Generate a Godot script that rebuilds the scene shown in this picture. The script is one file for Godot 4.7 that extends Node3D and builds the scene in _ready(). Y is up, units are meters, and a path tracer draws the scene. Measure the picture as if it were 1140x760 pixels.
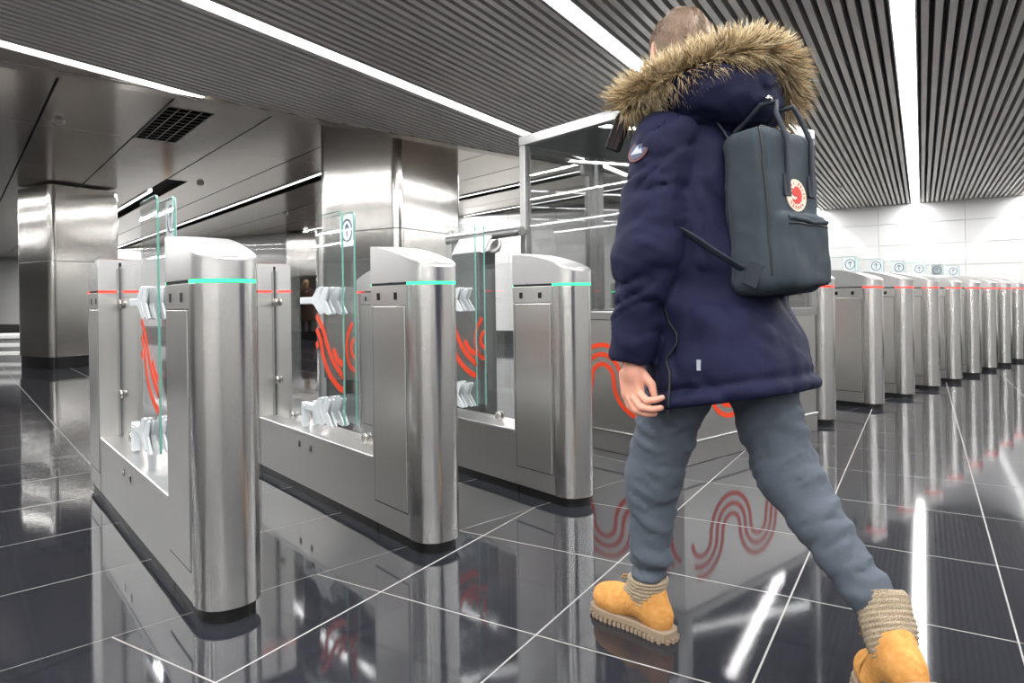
extends Node3D
# Metro ticket hall: polished black floor, slatted ceiling with light strips, a row of steel turnstiles, a glass booth and a passenger.
# Two directions rule the place: the hall (light strips run along z) and the turnstile row, turned 19.2 degrees against it.
const GA := 0.335103
var RW := Vector3(sin(GA), 0, -cos(GA))      # along the turnstile row
var LN := Vector3(-cos(GA), 0, -sin(GA))     # along a lane, through the turnstiles
const SK := 0.057                             # the row runs a little askew to its lanes
const CEIL := 2.46
const CEIL2 := 2.92
const ZB := -12.8
const XL := -33.0
const XR := 6.5
const ZF := 6.0
var mats := {}
var rng := RandomNumberGenerator.new()
var nz := FastNoiseLite.new()

# ---------------------------------------------------------------- mesh helper
class MB:
	var v := PackedVector3Array()
	var n := PackedVector3Array()
	var uv := PackedVector2Array()
	var col := PackedColorArray()
	var ix := PackedInt32Array()
	var colored := false
	var c := Color.WHITE
	func pt(p: Vector3, nn: Vector3, u := Vector2.ZERO) -> int:
		v.append(p); n.append(nn); uv.append(u)
		if colored: col.append(c)
		return v.size() - 1
	# corners counter-clockwise seen from outside
	func quad(a: Vector3, b: Vector3, d: Vector3, e: Vector3, su := 1.0, sv := 1.0):
		var nn := (b - a).cross(e - a)
		if nn.length_squared() < 1e-16: nn = (d - b).cross(e - b)
		nn = nn.normalized()
		var i := pt(a, nn, Vector2(0, 0)); pt(b, nn, Vector2(su, 0)); pt(d, nn, Vector2(su, sv)); pt(e, nn, Vector2(0, sv))
		ix.append_array([i, i + 2, i + 1, i, i + 3, i + 2])
	func tri(a: Vector3, b: Vector3, d: Vector3):
		var nn := (b - a).cross(d - a).normalized()
		var i := pt(a, nn); pt(b, nn); pt(d, nn)
		ix.append_array([i, i + 2, i + 1])
	# smooth grid: rows of points, each of the same length, outside where (along row) x (next row) points
	func grid(rows: Array, close_u := false, flip := false, us := 1.0):
		var h := rows.size()
		var w: int = rows[0].size()
		var nr := []
		for j in h:
			var line := PackedVector3Array()
			for i in w:
				var i0 := (i - 1 + w) % w if close_u else maxi(i - 1, 0)
				var i1 := (i + 1) % w if close_u else mini(i + 1, w - 1)
				var du: Vector3 = rows[j][i1] - rows[j][i0]
				var dv: Vector3 = rows[mini(j + 1, h - 1)][i] - rows[maxi(j - 1, 0)][i]
				var nn := du.cross(dv)
				line.append((-nn if flip else nn).normalized())
			nr.append(line)
		var base := v.size()
		for j in h:
			for i in w:
				pt(rows[j][i], nr[j][i], Vector2(us * float(i) / w, float(j) / h))
		for j in h - 1:
			for i in (w if close_u else w - 1):
				var a := base + j * w + i
				var b := base + j * w + (i + 1) % w
				var d := b + w
				var e := a + w
				if flip: ix.append_array([a, b, d, a, d, e])
				else: ix.append_array([a, d, b, a, e, d])
	func box(ce: Vector3, s: Vector3, bs := Basis.IDENTITY, bev := 0.0):
		var h := s * 0.5
		if bev <= 0.0:
			for ax in 3:
				for sg in [-1.0, 1.0]:
					var a := Vector3.ZERO; var b := Vector3.ZERO; var d := Vector3.ZERO
					a[ax] = sg * h[ax]; b[(ax + 1) % 3] = h[(ax + 1) % 3]; d[(ax + 2) % 3] = h[(ax + 2) % 3] * sg
					quad(ce + bs * (a - b - d), ce + bs * (a + b - d), ce + bs * (a + b + d), ce + bs * (a - b + d), s[(ax + 1) % 3], s[(ax + 2) % 3])
			return
		bev = minf(bev, minf(h.x, minf(h.y, h.z)) * 0.9)
		for ax in 3:
			var u := (ax + 1) % 3
			var w := (ax + 2) % 3
			for sg in [-1.0, 1.0]:
				var a := Vector3.ZERO; var b := Vector3.ZERO; var d := Vector3.ZERO
				a[ax] = sg * h[ax]; b[u] = h[u] - bev; d[w] = (h[w] - bev) * sg
				quad(ce + bs * (a - b - d), ce + bs * (a + b - d), ce + bs * (a + b + d), ce + bs * (a - b + d), s[u], s[w])
			for su in [-1.0, 1.0]:
				for sw in [-1.0, 1.0]:
					var p := Vector3.ZERO; var q := Vector3.ZERO; var l := Vector3.ZERO
					p[u] = su * h[u]; p[w] = sw * (h[w] - bev); q[u] = su * (h[u] - bev); q[w] = sw * h[w]; l[ax] = h[ax] - bev
					if su * sw > 0: quad(ce + bs * (p - l), ce + bs * (q - l), ce + bs * (q + l), ce + bs * (p + l), bev, s[ax])
					else: quad(ce + bs * (q - l), ce + bs * (p - l), ce + bs * (p + l), ce + bs * (q + l), bev, s[ax])
		for sx in [-1.0, 1.0]:
			for sy in [-1.0, 1.0]:
				for sz in [-1.0, 1.0]:
					var p := ce + bs * Vector3(sx * h.x, sy * (h.y - bev), sz * (h.z - bev))
					var q := ce + bs * Vector3(sx * (h.x - bev), sy * h.y, sz * (h.z - bev))
					var r := ce + bs * Vector3(sx * (h.x - bev), sy * (h.y - bev), sz * h.z)
					if sx * sy * sz > 0: tri(p, q, r)
					else: tri(p, r, q)
	# vertical prism over a plan outline (x, z); smooth where the outline bends gently; bevel at the top and bottom edge
	func prism(pl: PackedVector2Array, y0: float, y1: float, bev := 0.0, closed := true, caps := true):
		var m := pl.size()
		var area := 0.0
		for i in m: area += pl[i].cross(pl[(i + 1) % m])
		var p2 := pl.duplicate()
		if area > 0: p2.reverse()             # seen from above (y up) x,z: keep the outside to the left of travel
		var en := PackedVector2Array()
		var cnt := m if closed else m - 1
		for i in cnt:
			var d := (p2[(i + 1) % m] - p2[i]).normalized()
			en.append(Vector2(-d.y, d.x))
		var run := 0.0
		var ys := [y0, y1]
		var ins := [0.0, 0.0]
		if bev > 0:
			ys = [y0, y0 + bev, y1 - bev, y1]
			ins = [bev, 0.0, 0.0, bev]
		var corner := func(i: int) -> Vector2:
			if not closed and i == 0: return en[0]
			if not closed and i == m - 1: return en[m - 2]
			var s: Vector2 = en[i % m] + en[(i - 1 + m) % m]
			return s.normalized() / maxf(0.5, sqrt(maxf(0.1, (1.0 + en[i % m].dot(en[(i - 1 + m) % m])) * 0.5)))
		var nrm := func(i: int, e: int) -> Vector2:
			if not closed and (i == 0 or i == m - 1): return en[e]
			var o: int = i % m
			var f: int = (i - 1 + m) % m
			return (en[o] + en[f]).normalized() if en[o].dot(en[f]) > 0.8 else en[e]
		for i in cnt:
			var j := (i + 1) % m
			var na: Vector2 = nrm.call(i, i)
			var nb: Vector2 = nrm.call(i + 1, i)
			var ca: Vector2 = corner.call(i)
			var cb: Vector2 = corner.call(i + 1)
			var le := p2[i].distance_to(p2[j])
			for k in ys.size() - 1:
				var sl := 0.0
				if bev > 0 and k == 0: sl = -1.0
				if bev > 0 and k == 2: sl = 1.0
				var a: Vector2 = p2[i] - ca * ins[k]; var b: Vector2 = p2[j] - cb * ins[k]
				var d: Vector2 = p2[j] - cb * ins[k + 1]; var e: Vector2 = p2[i] - ca * ins[k + 1]
				var n1 := Vector3(na.x, sl, na.y).normalized()
				var n2 := Vector3(nb.x, sl, nb.y).normalized()
				var q := pt(Vector3(a.x, ys[k], a.y), n1, Vector2(run, ys[k])); pt(Vector3(b.x, ys[k], b.y), n2, Vector2(run + le, ys[k]))
				pt(Vector3(d.x, ys[k + 1], d.y), n2, Vector2(run + le, ys[k + 1])); pt(Vector3(e.x, ys[k + 1], e.y), n1, Vector2(run, ys[k + 1]))
				ix.append_array([q, q + 2, q + 1, q, q + 3, q + 2])
			run += le
		if not closed or not caps: return
		var top := PackedVector2Array()
		for i in m:
			var ci: Vector2 = corner.call(i)
			top.append(p2[i] - ci * (bev if bev > 0 else 0.0))
		var t := Geometry2D.triangulate_polygon(top)
		for k in range(0, t.size(), 3):
			var a := top[t[k]]; var b := top[t[k + 1]]; var d := top[t[k + 2]]
			if (b - a).cross(d - a) > 0: var s := b; b = d; d = s
			tri(Vector3(a.x, y1, a.y), Vector3(b.x, y1, b.y), Vector3(d.x, y1, d.y))
			tri(Vector3(a.x, y0, a.y), Vector3(d.x, y0, d.y), Vector3(b.x, y0, b.y))
	func tube(ps: Array, r, sides := 8, caps := true, flat := 1.0):
		var rows := []
		var up := Vector3.UP
		for i in ps.size():
			var t: Vector3 = (ps[mini(i + 1, ps.size() - 1)] - ps[maxi(i - 1, 0)]).normalized()
			if i == 0 and absf(t.dot(up)) > 0.9: up = Vector3.RIGHT
			var s := t.cross(up).normalized()
			up = s.cross(t).normalized()
			var rr: float = r[i] if r is Array else r
			var line := PackedVector3Array()
			for k in sides:
				var an := TAU * k / sides
				line.append(ps[i] + (s * cos(an) + up * sin(an) * flat) * rr)
			rows.append(line)
		grid(rows, true, true)
		if caps:
			for e in [0, rows.size() - 1]:
				var line: PackedVector3Array = rows[e]
				for k in range(1, sides - 1):
					if e == 0: tri(line[0], line[k], line[k + 1])
					else: tri(line[0], line[k + 1], line[k])
	# lathe about y: profile of (radius, y) from bottom to top
	func lathe(pf: Array, at := Transform3D.IDENTITY, sides := 16):
		var rows := []
		for q in pf:
			var line := PackedVector3Array()
			for k in sides:
				var an := -TAU * k / sides
				line.append(at * Vector3(q[0] * cos(an), q[1], q[0] * sin(an)))
			rows.append(line)
		grid(rows, true, false)
	# plate with an outline in its own plane (x, y of bs), thick along its z
	func plate(pl: PackedVector2Array, th: float, at: Transform3D):
		var m := pl.size()
		var area := 0.0
		for i in m: area += pl[i].cross(pl[(i + 1) % m])
		var p := pl.duplicate()
		if area < 0: p.reverse()
		var t := Geometry2D.triangulate_polygon(p)
		for k in range(0, t.size(), 3):
			var a := p[t[k]]; var b := p[t[k + 1]]; var d := p[t[k + 2]]
			if (b - a).cross(d - a) < 0: var s := b; b = d; d = s
			tri(at * Vector3(a.x, a.y, th * 0.5), at * Vector3(b.x, b.y, th * 0.5), at * Vector3(d.x, d.y, th * 0.5))
			tri(at * Vector3(a.x, a.y, -th * 0.5), at * Vector3(d.x, d.y, -th * 0.5), at * Vector3(b.x, b.y, -th * 0.5))
		for i in m:
			var a := p[i]; var b := p[(i + 1) % m]
			quad(at * Vector3(a.x, a.y, -th * 0.5), at * Vector3(b.x, b.y, -th * 0.5), at * Vector3(b.x, b.y, th * 0.5), at * Vector3(a.x, a.y, th * 0.5))
	func mesh(m: Material) -> ArrayMesh:
		var a := []
		a.resize(Mesh.ARRAY_MAX)
		a[Mesh.ARRAY_VERTEX] = v; a[Mesh.ARRAY_NORMAL] = n; a[Mesh.ARRAY_TEX_UV] = uv
		if colored: a[Mesh.ARRAY_COLOR] = col
		a[Mesh.ARRAY_INDEX] = ix
		var am := ArrayMesh.new()
		am.add_surface_from_arrays(Mesh.PRIMITIVE_TRIANGLES, a)
		am.surface_set_material(0, m)
		return am

# ---------------------------------------------------------------- scene helpers
func gp(row: float, lane: float, y := 0.0) -> Vector3:
	return RW * row + LN * lane + Vector3(0, y, 0)
func gx(row: float, lane: float, y := 0.0) -> Transform3D:
	return Transform3D(Basis(RW, Vector3.UP, -LN), gp(row, lane, y))
func obj(called: String, mb: MB, m: Material, parent: Node = self) -> MeshInstance3D:
	return mi(called, mb.mesh(m), parent)
func mi(called: String, me: Mesh, parent: Node = self) -> MeshInstance3D:
	var o := MeshInstance3D.new()
	o.mesh = me; o.name = called
	parent.add_child(o, true)
	return o
func thing(called: String, label: String, category: String, at := Transform3D.IDENTITY, group := "") -> Node3D:
	var o := Node3D.new()
	o.name = called; add_child(o, true); o.transform = at
	tag(o, label, category, group)
	return o
func tag(o: Node, label: String, category: String, group := ""):
	o.set_meta("label", label); o.set_meta("category", category)
	if group: o.set_meta("group", group)
func struct_(called: String, label: String, category: String) -> Node3D:
	var o := thing(called, label, category)
	o.set_meta("kind", "structure")
	return o
func numbered(o: Node, base: String, k: int):
	o.name = base if k == 0 else "%s_%03d" % [base, k]

func noise_tex(freq: float, size := 512, normal := false, strength := 4.0, octaves := 4, ramp: Array = [], kind := FastNoiseLite.TYPE_SIMPLEX_SMOOTH, seed_ := 3, wide := 0) -> Texture2D:
	var f := FastNoiseLite.new()
	f.noise_type = kind; f.frequency = freq; f.seed = seed_
	f.fractal_octaves = octaves
	var t := NoiseTexture2D.new()
	t.width = size if wide == 0 else wide; t.height = size; t.seamless = true; t.noise = f
	t.as_normal_map = normal; t.bump_strength = strength
	if ramp.size():
		var g := Gradient.new()
		var off := PackedFloat32Array(); var cs := PackedColorArray()
		for r in ramp: off.append(r[0]); cs.append(r[1])
		g.offsets = off; g.colors = cs
		t.color_ramp = g
	return t
func mat(called: String, col: Color, rough := 0.6, metal := 0.0) -> StandardMaterial3D:
	var m := StandardMaterial3D.new()
	m.resource_name = called; m.albedo_color = col; m.roughness = rough; m.metallic = metal
	mats[called] = m
	return m
func tri3(m: StandardMaterial3D, s: Vector3, world := false):
	m.uv1_triplanar = true; m.uv1_world_triplanar = world; m.uv1_scale = s
func glow(called: String, col: Color, e: float) -> StandardMaterial3D:
	var m := mat(called, Color(col.r * 0.3, col.g * 0.3, col.b * 0.3), 0.4)
	m.emission_enabled = true; m.emission = col; m.emission_energy_multiplier = e
	return m
func glass(called: String, col: Color, a: float) -> StandardMaterial3D:
	var m := mat(called, Color(col.r, col.g, col.b, a), 0.02)
	m.transparency = BaseMaterial3D.TRANSPARENCY_ALPHA
	return m

func make_materials():
	# polished black granite with fine pale specks
	var m := mat("granite", Color(1, 1, 1), 0.06)
	m.albedo_texture = noise_tex(0.22, 1024, false, 4, 3, [[0.0, Color(0.095, 0.098, 0.115)], [0.55, Color(0.13, 0.134, 0.155)], [0.72, Color(0.18, 0.184, 0.205)], [0.8, Color(0.32, 0.32, 0.34)]], FastNoiseLite.TYPE_SIMPLEX, 5)
	m.metallic_specular = 0.38
	tri3(m, Vector3.ONE * 1.7, true)
	mat("grout", Color(0.56, 0.555, 0.54), 0.8)
	m = mat("steel", Color(0.83, 0.825, 0.815), 0.23, 1.0)
	m.anisotropy_enabled = true; m.anisotropy = -0.55
	m.normal_enabled = true; m.normal_scale = 0.018
	m.normal_texture = noise_tex(0.09, 512, true, 3.0, 4, [], FastNoiseLite.TYPE_SIMPLEX, 8)
	tri3(m, Vector3(9.0, 0.35, 9.0))
	m = mat("steel_panel", Color(0.79, 0.785, 0.77), 0.29, 0.94)
	m.normal_enabled = true; m.normal_scale = 0.06
	m.normal_texture = mats.steel.normal_texture
	tri3(m, Vector3(7.0, 0.5, 7.0))
	m = mat("steel_ledge", Color(0.84, 0.835, 0.83), 0.3, 1.0)
	# column cladding: brushed steel sheet, slightly wavy
	m = mat("steel_sheet", Color(0.68, 0.67, 0.655), 0.18, 1.0)
	m.anisotropy_enabled = true; m.anisotropy = 0.6
	m.normal_enabled = true; m.normal_scale = 0.12
	m.normal_texture = noise_tex(0.006, 256, true, 1.2, 2, [], FastNoiseLite.TYPE_SIMPLEX_SMOOTH, 21)
	tri3(m, Vector3(0.6, 1.2, 0.6), true)
	mat("mirror_steel", Color(0.72, 0.71, 0.70), 0.06, 1.0)
	mat("chrome", Color(0.78, 0.77, 0.75), 0.18, 1.0)
	mat("black_base", Color(0.035, 0.035, 0.04), 0.45)
	mat("black_and_gap_shade", Color(0.03, 0.03, 0.032), 0.8)  # black of the bench legs; on the posts it paints groove shade
	mat("seam_shade", Color(0.20, 0.20, 0.20), 0.7)  # grey that paints the shade in the access panel seams
	mat("sensor", Color(0.05, 0.05, 0.06), 0.15)
	m = mat("slat", Color(0.80, 0.785, 0.77), 0.42, 0.25)
	mat("void", Color(0.55, 0.545, 0.54), 0.9)
	m = mat("ceiling_sheet", Color(0.75, 0.71, 0.66), 0.16, 0.6)
	m.normal_enabled = true; m.normal_scale = 0.06
	m.normal_texture = noise_tex(0.01, 256, true, 1.0, 2, [], FastNoiseLite.TYPE_SIMPLEX_SMOOTH, 4)
	tri3(m, Vector3.ONE * 0.5, true)
	m = mat("wall_white", Color(0.81, 0.81, 0.805), 0.05)
	mat("wall_plain", Color(0.72, 0.71, 0.70), 0.5)
	mat("skirting", Color(0.03, 0.03, 0.033), 0.2)
	glow("strip_light", Color(1.0, 1.0, 1.0), 6.0)
	glow("green_light", Color(0.22, 0.89, 0.59), 2.8)
	glow("red_light", Color(1.0, 0.16, 0.11), 4.5)
	glass("clear_glass", Color(0.90, 0.97, 0.95), 0.02)
	glass("booth_glass", Color(0.12, 0.15, 0.15), 0.20)
	m = mat("glass_edge", Color(0.40, 0.62, 0.57), 0.15)
	mat("red_print", Color(0.84, 0.23, 0.05), 0.5)
	mat("sign_white", Color(0.9, 0.93, 0.95), 0.4)
	mat("sign_blue", Color(0.17, 0.22, 0.33), 0.5)
	mat("bracket_white", Color(0.80, 0.82, 0.83), 0.3)
	mat("aluminium", Color(0.66, 0.66, 0.655), 0.3, 0.85)
	mat("white_paint", Color(0.86, 0.86, 0.85), 0.4)
	mat("cabinet_grey", Color(0.30, 0.31, 0.31), 0.3, 0.3)
	mat("grille_bar", Color(0.62, 0.60, 0.58), 0.5)
	mat("detector", Color(0.82, 0.81, 0.79), 0.5)
	# cloth
	m = mat("coat_navy", Color(0.095, 0.103, 0.205), 0.7)
	m.metallic_specular = 0.3
	m.normal_enabled = true; m.normal_scale = 0.35
	m.normal_texture = noise_tex(0.25, 256, true, 4.0, 2, [], FastNoiseLite.TYPE_SIMPLEX, 31)
	tri3(m, Vector3.ONE * 14.0)
	m = mat("trouser_grey", Color(0.325, 0.35, 0.385), 0.8)
	m.metallic_specular = 0.3
	m.normal_enabled = true; m.normal_scale = 0.3
	m.normal_texture = mats.coat_navy.normal_texture
	tri3(m, Vector3.ONE * 18.0)
	m = mat("pack_cloth", Color(0.225, 0.258, 0.28), 0.75)
	m.metallic_specular = 0.3
	m.normal_enabled = true; m.normal_scale = 0.4
	m.normal_texture = mats.coat_navy.normal_texture
	tri3(m, Vector3.ONE * 20.0)
	mat("webbing", Color(0.15, 0.17, 0.215), 0.7)
	mat("zip_black", Color(0.045, 0.05, 0.075), 0.5)
	m = mat("nubuck", Color(1, 1, 1), 0.8)
	m.albedo_texture = noise_tex(0.03, 256, false, 4, 4, [[0.2, Color(0.73, 0.51, 0.27)], [0.5, Color(0.78, 0.56, 0.31)], [0.8, Color(0.81, 0.60, 0.36)]], FastNoiseLite.TYPE_SIMPLEX_SMOOTH, 12)
	m.metallic_specular = 0.25
	tri3(m, Vector3.ONE * 6.0)
	m = mat("sole", Color(0.56, 0.49, 0.41), 0.75)
	m = mat("knit", Color(1, 1, 1), 0.9)
	m.albedo_texture = noise_tex(0.12, 256, false, 4, 3, [[0.25, Color(0.45, 0.39, 0.31)], [0.5, Color(0.58, 0.52, 0.43)], [0.75, Color(0.72, 0.66, 0.57)]], FastNoiseLite.TYPE_SIMPLEX, 14)
	tri3(m, Vector3.ONE * 8.0)
	m = mat("skin", Color(0.83, 0.60, 0.51), 0.55)
	m.subsurf_scatter_enabled = true; m.subsurf_scatter_strength = 0.12
	m = mat("hair", Color.WHITE, 0.5)
	m.vertex_color_use_as_albedo = true
	m = mat("fur", Color.WHITE, 0.7)
	m.backlight_enabled = true; m.backlight = Color(0.9, 0.9, 0.9)
	m.vertex_color_use_as_albedo = true
	mat("flap_cloth", Color(0.05, 0.03, 0.04), 0.8)
	mat("flap_check", Color(0.17, 0.075, 0.085), 0.8)
	mat("lace", Color(0.62, 0.46, 0.26), 0.8)
	mat("badge_cream", Color(0.86, 0.78, 0.70), 0.6)
	mat("badge_red", Color(0.75, 0.15, 0.12), 0.6)
	mat("patch_rim", Color(0.36, 0.20, 0.21), 0.7)
	mat("patch_blue", Color(0.24, 0.27, 0.36), 0.7)
	mat("patch_white", Color(0.62, 0.64, 0.68), 0.7)
	mat("brown_coat", Color(0.24, 0.17, 0.12), 0.85)
	mat("blond", Color(0.62, 0.50, 0.33), 0.6)
	mat("dark_cloth", Color(0.05, 0.05, 0.055), 0.8)

# ---------------------------------------------------------------- light
func area(parent: Node3D, at: Transform3D, size: Vector2, e: float, col := Color(1, 1, 1)):
	var l := AreaLight3D.new()
	l.name = "lamp"
	l.area_size = size; l.light_energy = e; l.light_color = col; l.area_normalize_energy = true
	l.shadow_enabled = true; l.area_range = 40.0; l.area_attenuation = 2.0
	parent.add_child(l, true)
	l.transform = at

func setup_view():
	var cam := Camera3D.new()
	cam.name = "camera"
	cam.projection = Camera3D.PROJECTION_FRUSTUM
	cam.near = 0.05; cam.far = 120.0
	var ppm := 0.05 / 755.0
	cam.size = 760.0 * ppm
	cam.frustum_offset = Vector2(0, -(380.0 - 334.6) * ppm)
	add_child(cam)
	cam.position = Vector3(0, 0.97, 0)
	cam.rotation = Vector3(0, atan(456.0 / 755.0), -atan(0.0141))
	cam.current = true
	var we := WorldEnvironment.new()
	we.name = "environment"
	var e := Environment.new()
	e.background_mode = Environment.BG_COLOR
	e.background_color = Color.BLACK
	e.tonemap_mode = Environment.TONE_MAPPER_LINEAR
	e.tonemap_exposure = 0.88
	e.sdfgi_enabled = true; e.ssao_enabled = true; e.ssil_enabled = true
	we.environment = e
	add_child(we)

func strip_light(label: String, a: Vector3, b: Vector3, w: float, e_per_m: float, y: float):
	var d := b - a
	var le := d.length()
	var dir := d / le
	var at := Transform3D(Basis(Vector3.UP.cross(dir).normalized(), Vector3.UP, dir), Vector3(a.x, y, a.z))
	var t := thing("ceiling_strip_light", label, "ceiling light", at, "strip lights in the ceiling")
	var k := int(ceil(le / 2.4))
	var mb := MB.new()
	mb.box(Vector3(0, 0.02, 0), Vector3(w, 0.04, le / k - 0.004))
	var me := mb.mesh(mats.strip_light)
	for i in k:
		mi("diffuser", me, t).position = Vector3(0, 0, le / k * (i + 0.5))
	mb = MB.new()
	for s in [-1, 1]: mb.box(Vector3(s * (w * 0.5 + 0.006), 0.03, le * 0.5), Vector3(0.008, 0.07, le))
	mb.box(Vector3(0, 0.06, le * 0.5), Vector3(w + 0.02, 0.01, le))
	obj("housing", mb, mats.slat, t)
	area(t, Transform3D(Basis(Vector3.RIGHT, -PI / 2), Vector3(0, -0.006, le * 0.5)), Vector2(w, le), e_per_m * le)

# ---------------------------------------------------------------- the setting
const BX := -0.9628            # the line where slats meet smooth panels: BX * x + BZ * z = BC
const BZ := -0.2752
func half(c: float, above: bool, y0 := XL, y1 := XR) -> PackedVector2Array:
	# the part of the hall's plan (x, z) on one side of a line along the row
	var full := PackedVector2Array([Vector2(XL, ZB), Vector2(XR, ZB), Vector2(XR, ZF), Vector2(XL, ZF)])
	var nn := Vector2(BX, BZ).normalized()
	var o := nn * (c / Vector2(BX, BZ).length())
	var t := Vector2(-nn.y, nn.x) * 90.0
	var s := nn * (90.0 if above else -90.0)
	var r := Geometry2D.intersect_polygons(full, PackedVector2Array([o - t, o + t, o + t + s, o - t + s]))
	return r[0]

func add_floor():
	var root := struct_("floor", "polished black granite floor tiles with pale grout lines", "floor")
	var mb := MB.new()
	mb.box(Vector3((XL + XR) / 2, -0.0604, (ZB + ZF) / 2), Vector3(XR - XL + 0.4, 0.12, ZF - ZB + 0.4))
	obj("grout_bed", mb, mats.grout, root)
	var hall := half(2.27, false)
	var gates := half(2.27, true)
	var list := []
	var g := 0.0022
	for i in range(-60, 14):
		for j in range(-9, 24):
			var x0 := -0.375 + i * 0.595
			var z0 := -1.09 - j * 0.6235
			list.append([PackedVector2Array([Vector2(x0 + g, z0 - g), Vector2(x0 + 0.595 - g, z0 - g), Vector2(x0 + 0.595 - g, z0 - 0.6235 + g), Vector2(x0 + g, z0 - 0.6235 + g)]), hall])
	var r2 := (Vector2(RW.x, RW.z) + Vector2(LN.x, LN.z) * SK)
	var l2 := Vector2(LN.x, LN.z)
	for i in range(-34, 34):
		for j in range(0, 60):
			var o := l2 * (2.27 + j * 0.587) + r2 * (0.655 + i * 0.81)
			var a := o + l2 * g + r2 * g
			list.append([PackedVector2Array([a, a + r2 * (0.81 - 2 * g), a + r2 * (0.81 - 2 * g) + l2 * (0.587 - 2 * g), a + l2 * (0.587 - 2 * g)]), gates])
	var made := []
	for e in list:
		var p: PackedVector2Array = e[0]
		var c := (p[0] + p[2]) * 0.5
		if c.x < XL - 1 or c.x > XR + 1 or c.y < ZB - 1 or c.y > ZF + 1: continue
		for q in Geometry2D.intersect_polygons(p, e[1]):
			if q.size() < 3: continue
			var m := Vector2.ZERO
			for k in q: m += k
			m /= q.size()
			var ar := 0.0
			for k in q.size(): ar += q[k].cross(q[(k + 1) % q.size()])
			if absf(ar) < 0.004: continue
			# how large it shows: tiles in view count by their distance
			var fw := Vector2(-0.517, -0.856); var rt := Vector2(0.856, -0.517)
			var dp := m.dot(fw)
			var sc := absf(ar) / (m.length_squared() * m.length() + 0.5) if dp > 0.9 and absf(m.dot(rt)) / dp < 0.86 else 0.0
			made.append([sc, q, m])
	made.sort_custom(func(a, b): return a[0] > b[0])
	var rest := MB.new()
	for k in made.size():
		var q: PackedVector2Array = made[k][1]
		if k < 290:
			var t := MB.new()
			var w := PackedVector2Array()
			for z in q: w.append(z - made[k][2])
			t.prism(w, -0.012, 0.0, 0.0009)
			var o := obj("tile", t, mats.granite, root)
			o.position = Vector3(made[k][2].x, 0, made[k][2].y)
		else:
			rest.prism(q, -0.012, 0.0)
	var ro := obj("far_tiles", rest, mats.granite, root)
	ro.set_meta("kind", "stuff")

const STRIPS := [-4.41, -3.01, -1.53, -0.066, 1.40, 2.87, 4.34]
func add_slat_ceiling():
	var root := struct_("ceiling", "ceiling of parallel grey metal slats over the hall", "ceiling")
	var back := MB.new()
	back.prism(half(5.18, false), CEIL + 0.52, CEIL + 0.62)
	obj("ceiling_void", back, mats["void"], root)
	var u := MB.new()
	u.box(Vector3.ZERO, Vector3(0.035, 0.10, 1.0), Basis.IDENTITY, 0.0)
	var me := u.mesh(mats.slat)
	for bay in STRIPS.size():
		var xa: float = STRIPS[bay] + 0.068
		var xb: float = STRIPS[bay + 1] - 0.068 if bay + 1 < STRIPS.size() else XR - 0.01
		var cnt := int(round((xb - xa) / 0.0635))
		for k in cnt:
			var x := xa + (xb - xa) * (k + 0.5) / cnt
			var z0 := maxf(ZB + 0.01, (BX * x - 5.12) / -BZ)   # BX x + BZ z < 5.12
			if z0 > ZF - 0.1: continue
			var o := mi("slat", me, root)
			o.position = Vector3(x, CEIL + 0.05, (z0 + ZF) / 2)
			o.scale = Vector3(1, 1, ZF - z0)
	# the flat edge panel that closes the slats along the smooth ceiling
	var e := MB.new()
	var nn := Vector2(BX, BZ).normalized()
	var eo := nn * (5.15 / Vector2(BX, BZ).length())
	var t := Vector2(-nn.y, nn.x)
	var line := Geometry2D.intersect_polygons(PackedVector2Array([Vector2(XL, ZB), Vector2(XR, ZB), Vector2(XR, ZF), Vector2(XL, ZF)]), PackedVector2Array([eo - t * 60 - nn * 0.07, eo + t * 60 - nn * 0.07, eo + t * 60 + nn * 0.06, eo - t * 60 + nn * 0.06]))
	e.prism(line[0], CEIL - 0.004, CEIL + 0.55)
	obj("edge_panel", e, mats.ceiling_sheet, root)
	# a plain wedge between the last light and that edge
	var wd := MB.new()
	for q in Geometry2D.intersect_polygons(half(5.12, false), PackedVector2Array([Vector2(XL, ZB), Vector2(-4.475, ZB), Vector2(-4.475, ZF), Vector2(XL, ZF)])): wd.prism(q, CEIL, CEIL + 0.03)
	obj("wedge_panel", wd, mats.ceiling_sheet, root)

	var names := ["end of the slatted ceiling at the smooth panels", "slatted ceiling running down to the glass booth", "slatted ceiling behind the passenger's head", "slatted ceiling meeting the white wall above the red-lit turnstiles", "slatted ceiling beside the strip over the red-lit turnstiles", "slatted ceiling toward the side wall", "slatted ceiling along the side wall"]
	for i in STRIPS.size():
		var z0 := maxf(ZB + 0.02, (BX * STRIPS[i] - 5.08) / -BZ)
		strip_light("white strip light at the " + names[i] if i == 0 else "white strip light in the " + names[i], Vector3(STRIPS[i], 0, z0), Vector3(STRIPS[i], 0, ZF - 0.05), 0.105, EM, CEIL - 0.002)
	# small round detectors between the slats
	var d := MB.new()
	d.lathe([[0.0, -0.03], [0.03, -0.028], [0.045, -0.01], [0.045, 0.02], [0.0, 0.02]])
	tag_detector(d.mesh(mats.detector), Vector3(-0.93, CEIL, -10.2), "small grey round detector between the slats above the red-lit turnstiles")

func tag_detector(me: Mesh, at: Vector3, label: String):
	var o := mi("smoke_detector", me)
	o.position = at
	tag(o, label, "detector", "small round ceiling fittings")

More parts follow.
